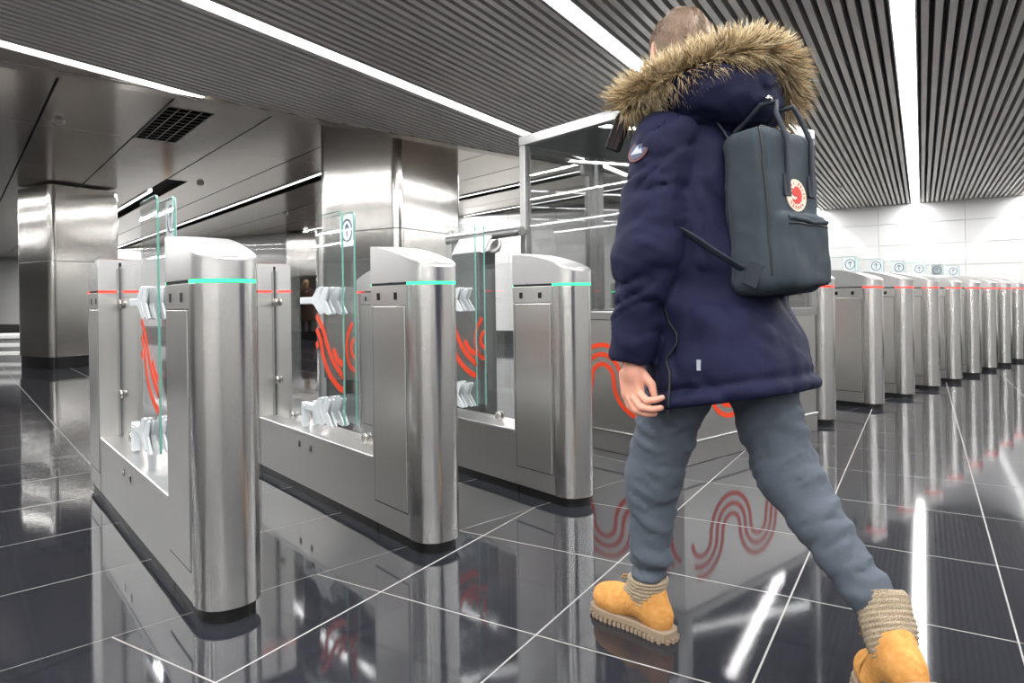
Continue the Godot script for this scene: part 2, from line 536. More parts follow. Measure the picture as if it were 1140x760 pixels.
func add_smooth_ceiling():
	var root := struct_("ceiling_001", "ceiling of smooth beige-grey metal panels with dark joints", "ceiling")
	var reg := half(5.25, true)
	var back := MB.new()
	back.prism(reg, CEIL2 + 0.22, CEIL2 + 0.32)
	obj("ceiling_void", back, mats["void"], root)
	var r2 := (Vector2(RW.x, RW.z) + Vector2(LN.x, LN.z) * SK)
	var l2 := Vector2(LN.x, LN.z)
	# rows of panels; a dark channel with a light runs in some joints
	var rows := [-13.7, -12.0, -10.3, -8.6, -6.8, -6.45, -5.15, -4.8, -3.5, -2.1, -1.75, -1.0, -0.45, -0.10, 0.73, 1.65, 2.60, 2.90, 3.58, 4.25, 4.55, 5.5, 6.4, 7.30, 7.65, 8.35, 9.02, 9.37, 10.3, 11.2]
	var lanes := [6.15, 8.74, 11.3, 13.9, 16.5, 19.1, 21.7, 24.3, 26.9, 29.5, 32.1]
	var chan := [2.60, 4.25, 7.30, 9.02, -0.45, -2.1, -5.15, -6.8]  # last four are unseen, added to brighten the left side
	var grille := PackedVector2Array()
	for c in [[1.67, 7.15], [2.10, 7.15], [2.10, 8.70], [1.67, 8.70]]: grille.append(r2 * c[0] + l2 * c[1])
	var k := 0
	for i in rows.size() - 1:
		var is_ch := false
		for c in chan:
			if absf(rows[i] - c) < 0.01: is_ch = true
		if is_ch and rows[i] != 2.60: continue
		for j in range(-1, lanes.size() - 1):
			var la: float = lanes[j] + 0.003 if j >= 0 else 4.0
			var lb: float = lanes[j + 1] - 0.003
			if is_ch and lb > 12.0: continue
			if absf(rows[i] - 2.90) < 0.01 and lb < 12.0: continue
			var ra: float = rows[i] + 0.011
			var rb: float = rows[i + (2 if is_ch else 1)] - 0.011
			if j < 0: ra = rows[i]; rb = rows[i + (2 if is_ch else 1)]
			var p := PackedVector2Array([r2 * ra + l2 * la, r2 * rb + l2 * la, r2 * rb + l2 * lb, r2 * ra + l2 * lb])
			for q in Geometry2D.intersect_polygons(p, reg):
				var parts := [q]
				if Geometry2D.intersect_polygons(q, grille).size(): parts = Geometry2D.clip_polygons(q, grille)
				for f in parts:
					var c := Vector2.ZERO
					for z in f: c += z
					c /= f.size()
					var w := PackedVector2Array()
					for z in f: w.append(z - c)
					var mb := MB.new()
					mb.prism(w, 0, 0.012)
					obj("panel", mb, mats.ceiling_sheet, root).position = Vector3(c.x, CEIL2, c.y)
	# egg-crate air grille
	var t := thing("air_grille", "black square-celled air grille set in the smooth metal ceiling", "grille", Transform3D(gx(1.885, 7.925).basis, gp(1.885, 7.925 + SK * 1.885, CEIL2 - 0.002)))
	var fr := MB.new()
	for s in [-1, 1]:
		fr.box(Vector3(s * 0.215, 0.015, 0), Vector3(0.014, 0.03, 1.56)); fr.box(Vector3(0, 0.015, s * 0.775), Vector3(0.42, 0.03, 0.014))
	obj("frame", fr, mats.grille_bar, t)
	var b1 := MB.new(); b1.box(Vector3.ZERO, Vector3(0.012, 0.03, 1.54))
	var b2 := MB.new(); b2.box(Vector3.ZERO, Vector3(0.42, 0.03, 0.012))
	var mm := b1.mesh(mats.grille_bar); var m2 := b2.mesh(mats.grille_bar)
	for i in 3: mi("bar", mm, t).position = Vector3((i - 1) * 0.107, 0.013, 0)
	for i in 10: mi("bar", m2, t).position = Vector3(0, 0.0125, -0.775 + 1.55 * (i + 1) / 11.0)
	# lights in the channels; the last four are unseen, added as left-side fill
	var nm := ["beside the first steel column", "ending above the middle steel column", "behind the middle steel column, nearer of two", "behind the middle steel column, farther of two", "added out of view past the first column, nearest it", "added out of view past the first column, second from it", "added out of view past the first column, third from it", "added out of view past the first column, fourth from it"]
	var ends := [[12.6, 33.0], [6.4, 33.0], [6.4, 33.0], [6.4, 33.0], [6.4, 32.0], [6.4, 32.0], [6.4, 31.0], [6.4, 30.0]]
	for i in 8:
		var sk: float = chan[i] + 0.035
		var l1: float = minf(ends[i][1], (-(ZB + 0.1) - 0.944 * (sk)) / 0.329)
		strip_light("white strip light in a dark ceiling channel " + nm[i], gp(sk, ends[i][0] + SK * sk), gp(sk, l1), 0.06, EM * 1.2, CEIL2 - 0.012)
	var d := MB.new()
	d.lathe([[0.0, -0.05], [0.035, -0.045], [0.05, -0.025], [0.055, 0.0], [0.055, 0.01], [0.0, 0.01]])
	var me := d.mesh(mats.detector)
	tag_detector(me, gp(0.90, 8.47, CEIL2), "white round smoke detector on the smooth ceiling before the first steel column")
	tag_detector(me, gp(3.09, 11.45, CEIL2), "white round smoke detector on the smooth ceiling between two channels of light")
	tag_detector(me, gp(5.57, 14.28, CEIL2), "white round smoke detector on the smooth ceiling toward the far wall")

func add_walls():
	var y1 := CEIL2 + 0.32
	var w := struct_("wall_back", "back wall of glossy white panels with fine joints", "wall")
	var mb := MB.new()
	mb.box(Vector3((XL + XR) / 2, y1 / 2, ZB - 0.12), Vector3(XR - XL + 0.4, y1, 0.2))
	obj("wall_core", mb, mats.wall_plain, w)
	var pw := 1.2
	var hs := [0.31, 0.74, 1.09, 1.44, 1.79, 2.14, 2.49, 2.92]
	var i := 0
	var shared := {}
	for r in hs.size() - 1:
		if not shared.has(r):
			var pm := MB.new()
			pm.box(Vector3.ZERO, Vector3(pw - 0.006, hs[r + 1] - hs[r] - 0.006, 0.02), Basis.IDENTITY, 0.0015)
			shared[r] = pm.mesh(mats.wall_white)
	var x := XL + 0.6
	while x < XR:
		for r in hs.size() - 1:
			var o := mi("panel", shared[r], w)
			o.position = Vector3(x, (hs[r] + hs[r + 1]) / 2, ZB - 0.01)
		x += pw
	var sk := struct_("baseboard_back", "black polished skirting along the back wall", "skirting")
	mb = MB.new()
	mb.box(Vector3((XL + XR) / 2, 0.155, ZB + 0.005), Vector3(XR - XL, 0.305, 0.03), Basis.IDENTITY, 0.004)
	obj("skirting", mb, mats.skirting, sk)
	for s in [["wall_left", Vector3(XL - 0.1, y1 / 2, (ZB + ZF) / 2), Vector3(0.2, y1, ZF - ZB)], ["wall_right", Vector3(XR + 0.1, y1 / 2, (ZB + ZF) / 2), Vector3(0.2, y1, ZF - ZB)], ["wall_front", Vector3((XL + XR) / 2, y1 / 2, ZF + 0.1), Vector3(XR - XL, y1, 0.2)]]:
		mb = MB.new()
		mb.box(s[1], s[2])
		var o := obj(s[0], mb, mats.wall_plain)
		tag(o, "plain light wall closing the hall on its %s side" % s[0].substr(5), "wall")
		o.set_meta("kind", "structure")

func rounded(hx: float, hz: float, r: float, seg := 6) -> PackedVector2Array:
	var p := PackedVector2Array()
	for c in [[1, 1, 0.0], [-1, 1, 0.5], [-1, -1, 1.0], [1, -1, 1.5]]:
		for k in seg + 1:
			var a: float = PI * (c[2] + 0.5 * k / seg)
			p.append(Vector2(c[0] * (hx - r) + r * cos(a), c[1] * (hz - r) + r * sin(a)))
	return p

func column(label: String, at: Vector3):
	# at: the corner nearest the hall (+x, +z); 1.08 m square with rounded edges
	var t := thing("steel_column", label, "column", Transform3D(Basis.IDENTITY, at + Vector3(-0.54, 0, -0.54)), "steel-clad columns")
	var mb := MB.new()
	mb.prism(rounded(0.525, 0.525, 0.08), 0, 0.188)
	obj("plinth", mb, mats.skirting, t)
	mb = MB.new()
	mb.prism(rounded(0.528, 0.528, 0.08), 0.188, CEIL2 - 0.03)
	obj("core", mb, mats.wall_plain, t)
	for tier in [[0.192, 1.688, "lower_sheet"], [1.700, CEIL2 - 0.035, "upper_sheet"]]:
		for f in 4:
			# one face and the rounded edge before it
			var pl := PackedVector2Array()
			var a0 := PI * 0.5 * f
			for k in 9:
				var a := a0 + PI / 2 * k / 8.0
				pl.append(Vector2(0.54 - 0.085, 0.54 - 0.085).rotated(a0) + Vector2(cos(a), sin(a)) * 0.085)
			pl.append(Vector2(-(0.54 - 0.085) + 0.006, 0.54).rotated(a0))
			var back := PackedVector2Array()
			for q in pl: back.append(q * 0.985)
			back.reverse()
			var shell := pl.duplicate()
			shell.append_array(back)
			mb = MB.new()
			mb.prism(shell, tier[0], tier[1])
			obj(tier[2], mb, mats.steel_sheet, t)

func add_columns():
	column("square steel-clad column standing clear of the turnstiles by the far hall", Vector3(-11.56, 0, -5.30))
	column("square steel-clad column directly behind the turnstiles under the slats' edge", Vector3(-4.33, 0, -5.05))
	var t := thing("steel_pilaster", "polished steel pilaster set against the white back wall", "pilaster", Transform3D(Basis.IDENTITY, Vector3(-14.25, 0, ZB + 0.08)))
	var mb := MB.new()
	mb.box(Vector3(0, 0.10, 0), Vector3(1.16, 0.2, 0.08))
	obj("plinth", mb, mats.skirting, t)
	mb = MB.new()
	mb.box(Vector3(0, 0.945, 0), Vector3(1.18, 1.48, 0.1), Basis.IDENTITY, 0.02)
	obj("lower_sheet", mb, mats.mirror_steel, t)
	mb = MB.new()
	mb.box(Vector3(0, 2.30, 0), Vector3(1.18, 1.2, 0.1), Basis.IDENTITY, 0.02)
	obj("upper_sheet", mb, mats.steel_sheet, t)

func add_bench():
	var t := thing("slatted_bench", "low white slatted bench beyond the first steel column", "bench", Transform3D(Basis(Vector3.UP, 0.55), Vector3(-15.2, 0, -5.9)))
	var m := MB.new(); m.box(Vector3.ZERO, Vector3(2.6, 0.075, 0.05), Basis.IDENTITY, 0.01)
	var me := m.mesh(mats.white_paint)
	for h in [0.10, 0.26, 0.42]: mi("slat", me, t).position = Vector3(0, h, 0)
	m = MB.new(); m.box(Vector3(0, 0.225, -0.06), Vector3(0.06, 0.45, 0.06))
	var l := m.mesh(mats.black_and_gap_shade)
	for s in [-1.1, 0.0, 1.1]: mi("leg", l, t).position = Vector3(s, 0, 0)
	m = MB.new(); m.box(Vector3(0, 0.46, -0.17), Vector3(2.6, 0.03, 0.36), Basis.IDENTITY, 0.008)
	obj("seat", m, mats.white_paint, t)

# ---------------------------------------------------------------- turnstiles
const GW := 0.0975             # half the width of a turnstile
func post_outline(ex := 0.0, z0 := -0.30) -> PackedVector2Array:
	var p := PackedVector2Array([Vector2(GW + ex, z0 - ex), Vector2(GW + ex, -0.012)])
	for k in range(0, 21):
		var a := PI * k / 20.0
		p.append(Vector2(signf(cos(a)) * pow(absf(cos(a)), 0.85) * (GW + ex), pow(sin(a), 0.85) * (0.11 + ex)))
	p.append(Vector2(-GW - ex, -0.012)); p.append(Vector2(-GW - ex, z0 - ex))
	return p
func cap_height(z: float) -> float:
	return 1.207 - 0.098 * pow(clampf((z + 0.30) / 0.41, 0, 1), 1.55)

var gate_meshes := {}
func post_meshes():
	# body, rounded front cover, cap, light band, plinth: all for a post whose rounded end points to +z
	var b := MB.new()
	b.prism(PackedVector2Array([Vector2(-GW, -0.30), Vector2(GW, -0.30), Vector2(GW, -0.008), Vector2(-GW, -0.008)]), 0.045, 1.039, 0.002)
	gate_meshes.body = b.mesh(mats.steel_panel)
	var f := PackedVector2Array()
	for k in range(0, 29):
		var a := PI * k / 28.0
		f.append(Vector2(signf(cos(a)) * pow(absf(cos(a)), 0.85) * (GW + 0.001), -0.004 + pow(sin(a), 0.85) * 0.114))
	b = MB.new(); b.prism(f, 0.042, 1.038, 0.002)
	gate_meshes.cover = b.mesh(mats.steel)
	b = MB.new(); b.prism(post_outline(-0.014), 0.0, 0.046)
	gate_meshes.plinth = b.mesh(mats.black_base)
	var cu := PackedVector2Array()
	for k in 27:
		var a := -0.06 + (PI + 0.12) * k / 26.0
		cu.append(Vector2(signf(cos(a)) * pow(absf(cos(a)), 0.85) * (GW - 0.0005), signf(sin(a)) * pow(absf(sin(a)), 0.85) * 0.110))
	b = MB.new(); b.prism(cu, 1.0385, 1.0495, 0.0, true, false)
	gate_meshes.band = b
	b = MB.new(); b.box(Vector3(0, 1.044, -0.2995), Vector3(GW * 2 - 0.002, 0.010, 0.003))
	gate_meshes.band_inner = b
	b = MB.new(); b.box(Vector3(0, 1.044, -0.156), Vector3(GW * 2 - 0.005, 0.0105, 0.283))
	gate_meshes.band_side = b.mesh(mats.black_and_gap_shade)  # black filling stands in for shade in the side slot
	# cap: walls that follow the falling top, then the top itself
	b = MB.new()
	var st := []                    # stations [z, half width]
	for k in 9: st.append([-0.30 + 0.29 * k / 8.0, GW])
	for k in range(1, 15):
		var a := PI / 2 * k / 14.0
		st.append([pow(sin(a), 0.85) * 0.112, GW * pow(maxf(cos(a), 0.0), 0.85)])
	for s in [-1.0, 1.0]:
		var r0 := PackedVector3Array(); var r1 := PackedVector3Array(); var r2 := PackedVector3Array()
		for q in st:
			r0.append(Vector3(s * q[1], 1.050, q[0])); r1.append(Vector3(s * q[1], cap_height(q[0]) - 0.004, q[0]))
		b.grid([r0, r1], false, s > 0, 0.5)
	var edge := []
	for s in [-1.0, 1.0]:
		var a := PackedVector3Array(); var c := PackedVector3Array()
		for q in st:
			var k := maxf(0.0, 1.0 - 0.005 / maxf(q[1], 0.005))
			a.append(Vector3(s * q[1], cap_height(q[0]) - 0.004, q[0])); c.append(Vector3(s * q[1] * k, cap_height(q[0]), q[0] - (0.005 if q[0] > 0.09 else 0.0)))
		edge.append(c)
		b.grid([a, c], false, s > 0)
	var mid := PackedVector3Array()
	for q in st: mid.append(Vector3(0, cap_height(q[0]) + 0.003 * q[1] / GW, q[0] - (0.005 if q[0] > 0.09 else 0.0)))
	b.grid([edge[0], mid, edge[1]], false, true)
	b.quad(Vector3(GW, 1.050, -0.30), Vector3(-GW, 1.050, -0.30), Vector3(-GW, 1.206, -0.30), Vector3(GW, 1.206, -0.30))
	gate_meshes.cap = b.mesh(mats.steel_ledge)
	b = MB.new(); b.box(Vector3(0, 0.5475, -0.152), Vector3(0.008, 0.815, 0.262), Basis.IDENTITY, 0.003)
	gate_meshes.panel = b.mesh(mats.steel_panel)
	b = MB.new(); b.box(Vector3(0, 0.5475, -0.152), Vector3(0.0015, 0.823, 0.269))  # plate under the panel, its rim painted as the seam's shade
	gate_meshes.seam_shade = b.mesh(mats.seam_shade)
	b = MB.new(); b.box(Vector3.ZERO, Vector3(0.003, 0.030, 0.024), Basis.IDENTITY, 0.001)
	gate_meshes.sensor = b.mesh(mats.sensor)
	# round glass clamp on a short stem
	b = MB.new()
	for s in [-1, 1]: b.lathe([[0.0, -0.004], [0.022, -0.004], [0.024, 0.0], [0.022, 0.008], [0.0, 0.010]], Transform3D(Basis(Vector3.BACK, -s * PI / 2), Vector3(s * 0.010, 0, 0)), 14)
	b.box(Vector3(0, 0, -0.02), Vector3(0.02, 0.03, 0.03), Basis.IDENTITY, 0.003)
	gate_meshes.clamp = b.mesh(mats.chrome)

func pane(w: float, y0: float, y1: float, r: float, th := 0.008) -> ArrayMesh:
	# upright pane in the y-z plane from z = 0 to z = -w, its corner towards +z rounded at the top
	var p := PackedVector2Array([Vector2(0, y0), Vector2(w, y0), Vector2(w, y1)])
	for k in 7:
		var a := PI / 2 * k / 6.0
		p.append(Vector2(r - r * sin(a), y1 - r + r * cos(a)))
	var b := MB.new()
	b.plate(p, th, Transform3D(Basis(Vector3(0, 0, -1), Vector3.UP, Vector3.RIGHT), Vector3.ZERO))
	return b.mesh(mats.clear_glass)
func pane_edge(w: float, y0: float, y1: float, r: float, th := 0.0084) -> ArrayMesh:
	var b := MB.new()
	var ps := [Vector3(0, y0, 0)]
	for k in 7:
		var a := PI / 2 * k / 6.0
		ps.append(Vector3(0, y1 - r + r * sin(a), -r + r * cos(a)))
	ps.append(Vector3(0, y1, -w))
	for i in ps.size() - 1:
		var a: Vector3 = ps[i]; var c: Vector3 = ps[i + 1]
		var nn := (c - a).normalized()
		b.box((a + c) / 2, Vector3(th, (c - a).length(), 0.0022), Basis(Vector3.RIGHT, nn, Vector3.RIGHT.cross(nn)))
	return b.mesh(mats.glass_edge)

func stroke(b: MB, ps: Array, w: float, th: float):
	# a flat ribbon through points (u, v) in the plane of x and y, thick along z
	var cv := Curve2D.new()
	for i in ps.size():
		var t: Vector2 = (ps[mini(i + 1, ps.size() - 1)] - ps[maxi(i - 1, 0)]) / 6.0
		cv.add_point(ps[i], -t, t)
	cv.bake_interval = 0.012
	var q := cv.get_baked_points()
	var l := PackedVector3Array(); var r := PackedVector3Array(); var l2 := PackedVector3Array(); var r2 := PackedVector3Array()
	for i in q.size():
		var t := (q[mini(i + 1, q.size() - 1)] - q[maxi(i - 1, 0)]).normalized()
		var nn := Vector2(-t.y, t.x) * w * 0.5
		l.append(Vector3(q[i].x + nn.x, q[i].y + nn.y, th)); r.append(Vector3(q[i].x - nn.x, q[i].y - nn.y, th))
		l2.append(l[-1] - Vector3(0, 0, th)); r2.append(r[-1] - Vector3(0, 0, th))
	b.grid([l, r], false, true)
	b.grid([l2, l], false, true); b.grid([r, r2], false, true)

func flap_parts():
	gate_meshes.flap = pane(0.30, 0.385, 1.41, 0.035)
	gate_meshes.flap_edge = pane_edge(0.30, 0.385, 1.41, 0.035)
	# printed wave: u runs from the hinge edge (0.30) to the free edge (0), v is the height
	var b := MB.new()
	for s in [[Vector2(0.298, 0.909), Vector2(0.223, 0.843), Vector2(0.174, 0.765), Vector2(0.107, 0.685), Vector2(0.013, 0.627), Vector2(-0.0, 0.622)], [Vector2(0.298, 0.841), Vector2(0.250, 0.784), Vector2(0.222, 0.705), Vector2(0.158, 0.625), Vector2(0.06, 0.569), Vector2(0.0, 0.555)], [Vector2(0.105, 0.746), Vector2(0.058, 0.697), Vector2(0.0, 0.678)], [Vector2(0.298, 0.775), Vector2(0.285, 0.745)]]:
		var e := []
		for p in s: e.append(Vector2(p.x, p.y))
		stroke(b, e, 0.031, 0.0012)
	gate_meshes.wave = b.mesh(mats.red_print)
	b = MB.new()
	for s in [[Vector2(0.02, 0.875), Vector2(0.075, 0.81), Vector2(0.088, 0.73), Vector2(0.055, 0.665), Vector2(0.0, 0.645)], [Vector2(0.0, 0.80), Vector2(0.032, 0.77), Vector2(0.034, 0.73), Vector2(0.0, 0.705)]]: stroke(b, s, 0.024, 0.0012)
	gate_meshes.wave_end = b.mesh(mats.red_print)
	# hinge clamp: arm and a chevron leaf on each side of the pane
	b = MB.new()
	b.box(Vector3(0, 0, -0.40), Vector3(0.034, 0.036, 0.16), Basis.IDENTITY, 0.005)
	var ch := PackedVector2Array([Vector2(0.35, 0.004), Vector2(0.30, 0.030), Vector2(0.265, 0.060), Vector2(0.225, 0.068), Vector2(0.21, 0.062), Vector2(0.245, 0.0), Vector2(0.185, -0.062), Vector2(0.20, -0.070), Vector2(0.235, -0.066), Vector2(0.30, -0.024), Vector2(0.35, -0.004)])
	var ch2 := PackedVector2Array()
	for p in ch: ch2.append(p - Vector2(0.075, 0.003))
	for x in [-0.011, 0.011]:
		b.plate(ch, 0.011, Transform3D(Basis(Vector3(0, 0, -1), Vector3.UP, Vector3.RIGHT), Vector3(x, 0, 0)))
		b.plate(ch2, 0.007, Transform3D(Basis(Vector3(0, 0, -1), Vector3.UP, Vector3.RIGHT), Vector3(x, 0, 0)))
	gate_meshes.hinge = b.mesh(mats.bracket_white)
	b = MB.new()
	b.box(Vector3(0, -0.055, -0.465), Vector3(0.034, 0.115, 0.034), Basis.IDENTITY, 0.005)
	b.lathe([[0.0, -0.004], [0.006, -0.004], [0.006, 0.004], [0.0, 0.004]], Transform3D(Basis(Vector3.BACK, PI / 2), Vector3(-0.019, 0, -0.43)), 8)
	gate_meshes.hinge_foot = b.mesh(mats.bracket_white)
	# round arrow sign
	b = MB.new()
	b.plate(rounded(0.0775, 0.0775, 0.012, 3), 0.004, Transform3D(Basis(Vector3(0, 0, -1), Vector3.UP, Vector3.RIGHT), Vector3.ZERO))
	gate_meshes.sign = b.mesh(mats.sign_white)
	b = MB.new()
	for s in [-1, 1]:
		var at := Transform3D(Basis(Vector3(0, 0, -s), Vector3.UP, Vector3(s, 0, 0)), Vector3(s * 0.0021, 0, 0))
		var ring := []
		for k in 25: ring.append(Vector2(cos(TAU * k / 24.0), sin(TAU * k / 24.0)) * 0.053)
		var rb := MB.new()
		stroke(rb, ring, 0.009, 0.001)
		stroke(rb, [Vector2(0, -0.030), Vector2(0, 0.0), Vector2(0, 0.028)], 0.008, 0.001)
		stroke(rb, [Vector2(-0.022, 0.008), Vector2(-0.011, 0.02), Vector2(0, 0.031)], 0.008, 0.001)
		stroke(rb, [Vector2(0.022, 0.008), Vector2(0.011, 0.02), Vector2(0, 0.031)], 0.008, 0.001)
		var off := b.v.size()
		for i in rb.v.size(): b.pt(at * rb.v[i], at.basis * rb.n[i], rb.uv[i])
		for i in rb.ix: b.ix.append(off + i)
	gate_meshes.arrow = b.mesh(mats.sign_blue)

func add_flap(t: Node3D, x: float, turn: float, with_sign: bool, side: float):
	var f := mi("flap", gate_meshes.flap, t)
	f.transform = Transform3D(Basis(Vector3.UP, turn), Vector3(x, 0, -1.0)) * Transform3D(Basis.IDENTITY, Vector3(0, 0, 0.30))
	mi("glass_edge", gate_meshes.flap_edge, f)
	var w := mi("printed_wave", gate_meshes.wave if x < 0.0 else gate_meshes.wave_end, f)
	w.transform = Transform3D(Basis(Vector3(0, 0, -1), Vector3.UP, Vector3(side, 0, 0)), Vector3(side * 0.0042, 0, 0))
	mi("hinge_clamp", gate_meshes.hinge, f).position = Vector3(0, 0.985, 0)
	var lo := mi("hinge_clamp", gate_meshes.hinge, f)
	lo.position = Vector3(0, 0.435, 0)
	mi("hinge_foot", gate_meshes.hinge_foot, f).position = Vector3(0, 0.435, 0)
	if with_sign:
		var s := mi("arrow_sign", gate_meshes.sign, f)
		s.position = Vector3(0.006, 1.325, -0.085)
		var ar := mi("arrow_mark", gate_meshes.arrow, f)
		ar.position = Vector3(0.006, 1.325, -0.085)

func make_post(t: Node3D, at: Transform3D, light: Material, label: String):
	var p := mi("post", gate_meshes.body, t)
	p.transform = at
	mi("front_cover", gate_meshes.cover, p)
	mi("sloping_cap", gate_meshes.cap, p)
	mi("plinth", gate_meshes.plinth, p)
	var b := mi("light_band", gate_meshes.band.mesh(light), p)
	b.set_meta("label", label)
	mi("light_band", gate_meshes.band_inner.mesh(light), p)
	mi("side_groove", gate_meshes.band_side, p)
	for s in [-1, 1]:
		mi("access_panel", gate_meshes.panel, p).position = Vector3(s * (GW - 0.001), 0, 0)
		mi("panel_seam_shade", gate_meshes.seam_shade, p).position = Vector3(s * GW, 0, 0)
		for z in [-0.235, -0.095]: mi("sensor_window", gate_meshes.sensor, p).position = Vector3(s * (GW + 0.0008), 0.995, z)

func turnstile(label: String, row_left: float, front: Material, far: Material, open: bool, group: String, flaps := 2, arrow := true) -> Node3D:
	var lane := 2.25 + SK * (row_left - 0.6)
	var t := thing("turnstile", label, "turnstile", gx(row_left + GW, lane), group)
	make_post(t, Transform3D.IDENTITY, front, "glowing light line")
	make_post(t, Transform3D(Basis(Vector3.UP, PI), Vector3(0, 0, -1.97)), far, "glowing light line")
	var b := MB.new()
	b.box(Vector3(0, 0.172, -0.985), Vector3(GW * 2 - 0.006, 0.254, 1.374))
	obj("low_bridge", b, mats.steel_panel, t)
	b = MB.new(); b.box(Vector3(0, 0.309, -0.985), Vector3(GW * 2, 0.02, 1.37), Basis.IDENTITY, 0.003)
	obj("ledge", b, mats.steel_ledge, t)
	b = MB.new(); b.box(Vector3(0, 0.0225, -0.985), Vector3(GW * 2 - 0.028, 0.045, 1.38))
	obj("plinth", b, mats.black_base, t)
	for s in [-1, 1]:
		for z in [-0.955, -1.095]: mi("sensor_window", gate_meshes.sensor, t).position = Vector3(s * (GW - 0.002), 0.25, z)
	# fixed glass fins with their clamps
	var fin := pane(0.36, 0.325, 1.17, 0.002)
	mi("glass_fin", fin, t).position = Vector3(0, 0, -0.31)
	mi("glass_fin", fin, t).position = Vector3(0, 0, -1.30)
	for z in [-1.668, -0.302]:
		for s in [-1, 1]:
			b = MB.new(); b.box(Vector3(s * 0.011, 0.74, z), Vector3(0.010, 0.84, 0.008))
			obj("glass_channel", b, mats.aluminium, t)
		b = MB.new(); b.box(Vector3(0, 0.63, z), Vector3(0.012, 1.12, 0.005)); obj("groove", b, mats.black_and_gap_shade, t)  # flat black strip standing in for the shade inside a groove
	for q in [[-1.62, 0.98, 0.0], [-1.62, 0.53, 0.0], [-0.35, 0.98, PI], [-0.35, 0.53, PI]]:
		mi("glass_clamp", gate_meshes.clamp, t).transform = Transform3D(Basis(Vector3.UP, q[2]), Vector3(0, q[1], q[0]))
	for z in [-1.40, -0.54]: mi("glass_clamp", gate_meshes.clamp, t).transform = Transform3D(Basis(Vector3.RIGHT, -PI / 2), Vector3(0, 0.348, z))
	if open:
		add_flap(t, -0.032, 0.0, false, -1.0)
		add_flap(t, 0.030, 0.0, arrow, -1.0)
	else:
		if flaps == 2: add_flap(t, -0.032, -PI / 2 + 0.02, false, 1.0)
		add_flap(t, 0.030, PI / 2 - 0.02, true, -1.0)
	return t

func add_turnstiles():
	post_meshes(); flap_parts()
	var g := "row of steel turnstiles"
	turnstile("green-lit steel turnstile at the open end of the row, farthest from the glass booth", 0.570, mats.green_light, mats.red_light, true, g)
	turnstile("green-lit steel turnstile in the middle of the three with green lights", 1.375, mats.green_light, mats.red_light, true, g)
	turnstile("green-lit steel turnstile standing nearest the glass booth", 2.195, mats.green_light, mats.red_light, true, g, 2, false)
	var nth := ["first", "second", "third", "fourth", "fifth", "sixth", "seventh", "eighth"]
	turnstile("red-lit steel turnstile right against the glass booth, half behind the passenger's coat", 5.03, mats.red_light, mats.green_light, true, g)
	for i in 8: turnstile("red-lit steel turnstile, %s after the one against the glass booth" % nth[i], 6.06 + i * 0.80, mats.red_light, mats.green_light, true, g)

# ---------------------------------------------------------------- glass booth
func meander(b: MB, bends: Array, base: float, r: float, at: Transform3D, u_min: float, u_max: float):
	# three parallel lines through round bends: [centre, +1 for a crest or -1 for a trough]
	for k in 3:
		var off := (k - 1) * 0.062
		var ps := []
		for i in bends.size():
			var u: float = bends[i][0]; var s: float = bends[i][1]
			for j in 13:
				var a := PI * (1.0 - j / 12.0)
				var rr := r + s * off
				var q := Vector2(u + cos(a) * rr, base + s * sin(a) * rr)
				if q.x > u_min + 0.02 * k and q.x < u_max - 0.03 * k: ps.append(q)
		var tmp := MB.new()
		stroke(tmp, ps, 0.030, 0.0015)
		var o := b.v.size()
		for i in tmp.v.size(): b.pt(at * tmp.v[i], at.basis * tmp.n[i], tmp.uv[i])
		for i in tmp.ix: b.ix.append(o + i)

